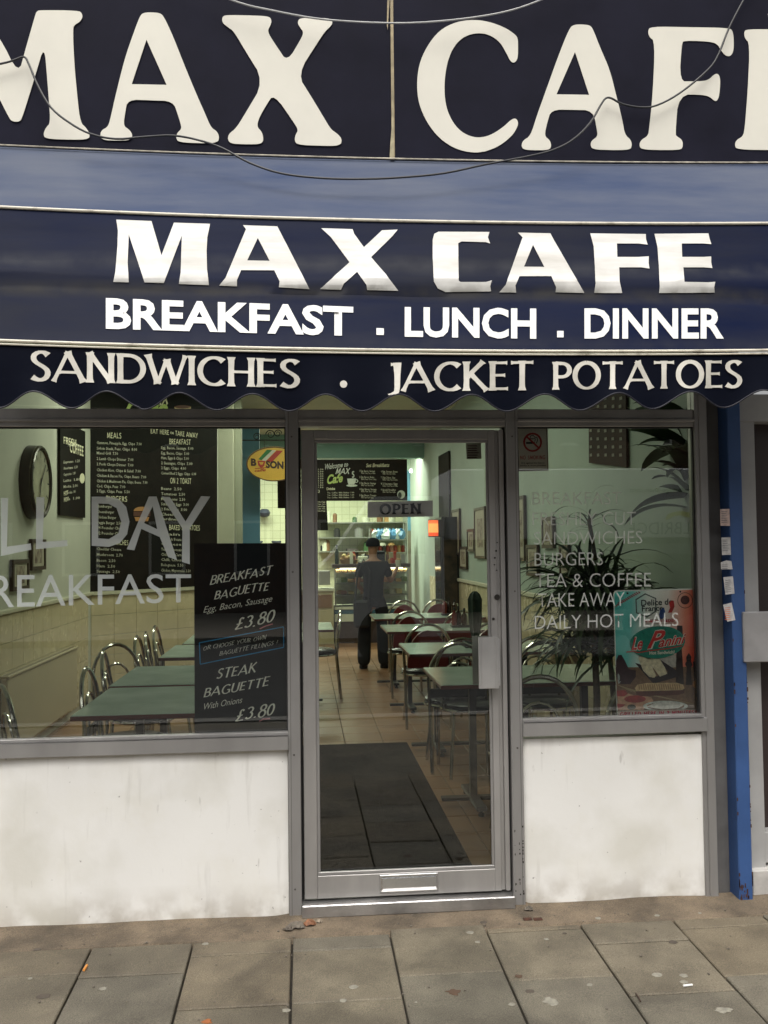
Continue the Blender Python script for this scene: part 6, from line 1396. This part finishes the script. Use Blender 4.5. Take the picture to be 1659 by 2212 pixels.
m = MB(); m.add([(.25,YL-2.1,.2),(2.2,YL-2.1,.2),(2.2,YL-2.1,2.4),(1.1,YL-2.1,2.4),(.45,YL-2.1,1.5),(.25,YL-2.1,1.3),(.25,YL-.1,.2),(2.2,YL-.1,.2),(2.2,YL-.1,2.4),(1.1,YL-.1,2.4),(.45,YL-.1,1.5),(.25,YL-.1,1.3)],
      [(0,1,2,3,4,5),(11,10,9,8,7,6)]+[(i,6+i,6+(i+1)%6,(i+1)%6) for i in range(6)]); part('cab', m, LW, t)
part('cab_window', MB().slabpoly([(.75,YL-.1,1.5),(1.9,YL-.1,1.5),(1.9,YL-.1,2.15),(1.2,YL-.1,2.15)], (0,1,0), .01), mat('dark_glass', (.02,.025,.03), .1), t)
for x in (1.3,6.2,7.3):
    for yy in (YL-.35,YL-2.0):
        wv_ = MB().lathe([(0,0),(.46,0),(.5,.05),(.5,.22),(.46,.27),(0,.27)], (0,0,0), 24); wv_.v = [Vector((x+v.x, yy+v.z, bot+.5+v.y)) for v in wv_.v]; wh = part('wheel', wv_, LB, t, True)
        wv_ = MB().lathe([(0,0),(.26,0),(.2,.02),(0,.02)], (0,0,0), 16); wv_.v = [Vector((x+v.x, yy+.27+v.z, bot+.5+v.y)) for v in wv_.v]; part('rim', wv_, LG, wh, True)
rl = refl(YL+.012); INKB = mat('lorry_ink', (.05,.055,.07), .5)
part('lettering', word('STALBRIDGE', R3([(1345,862)])[0], R3([(790,870)])[0], 76*.3464, rl, offset=-.01), INKB, t)
part('lettering', word('stalbridge-linen.com', R3([(1185,604)])[0], R3([(800,603)])[0], 27*.3464, rl, offset=.01), INKB, t)
part('swoosh', filled([R3([(1018,775),(1030,745),(1065,728),(1110,722),(1190,735),(1260,760),(1260,785),(1180,765),(1110,748),(1070,755),(1045,775)])], rl), mat('lorry_yellow', (.75,.70,.02), .5), t)
BRK = mat('brick_brown', (.10,.055,.035), .85, 0, .3, 4); WF = mat('window_white', (.65,.65,.62), .6)
pane_ = mat('far_window_dark', (.04,.045,.05), .15)
t = thing('brick_terrace', 'long dark brick terrace across the street', 'building', (-14,-24,bot)); part('wall', MB().box(-34,36,-30,-22,bot,8.6), BRK, t); part('roof', MB().box(-34.3,36.3,-30.3,-21.7,8.6,8.9), mat('slate', (.06,.06,.065), .7), t)
for r_ in range(2):
    for c_ in range(29):
        x = -32+c_*2.35; z = .9+r_*3.6; f = part('window', MB().box(x-.5,x+.5,-22.0,-21.93,z,z+1.5), WF, t); part('pane', MB().box(x-.42,x+.42,-21.93,-21.91,z+.08,z+1.42), pane_, f)
pv2 = MB(); pv2.box(-60,60,-21.5,-14.5,-.28,-.16); struct('far_pavement', pv2, mat('far_paving', (.2,.18,.15), .9))
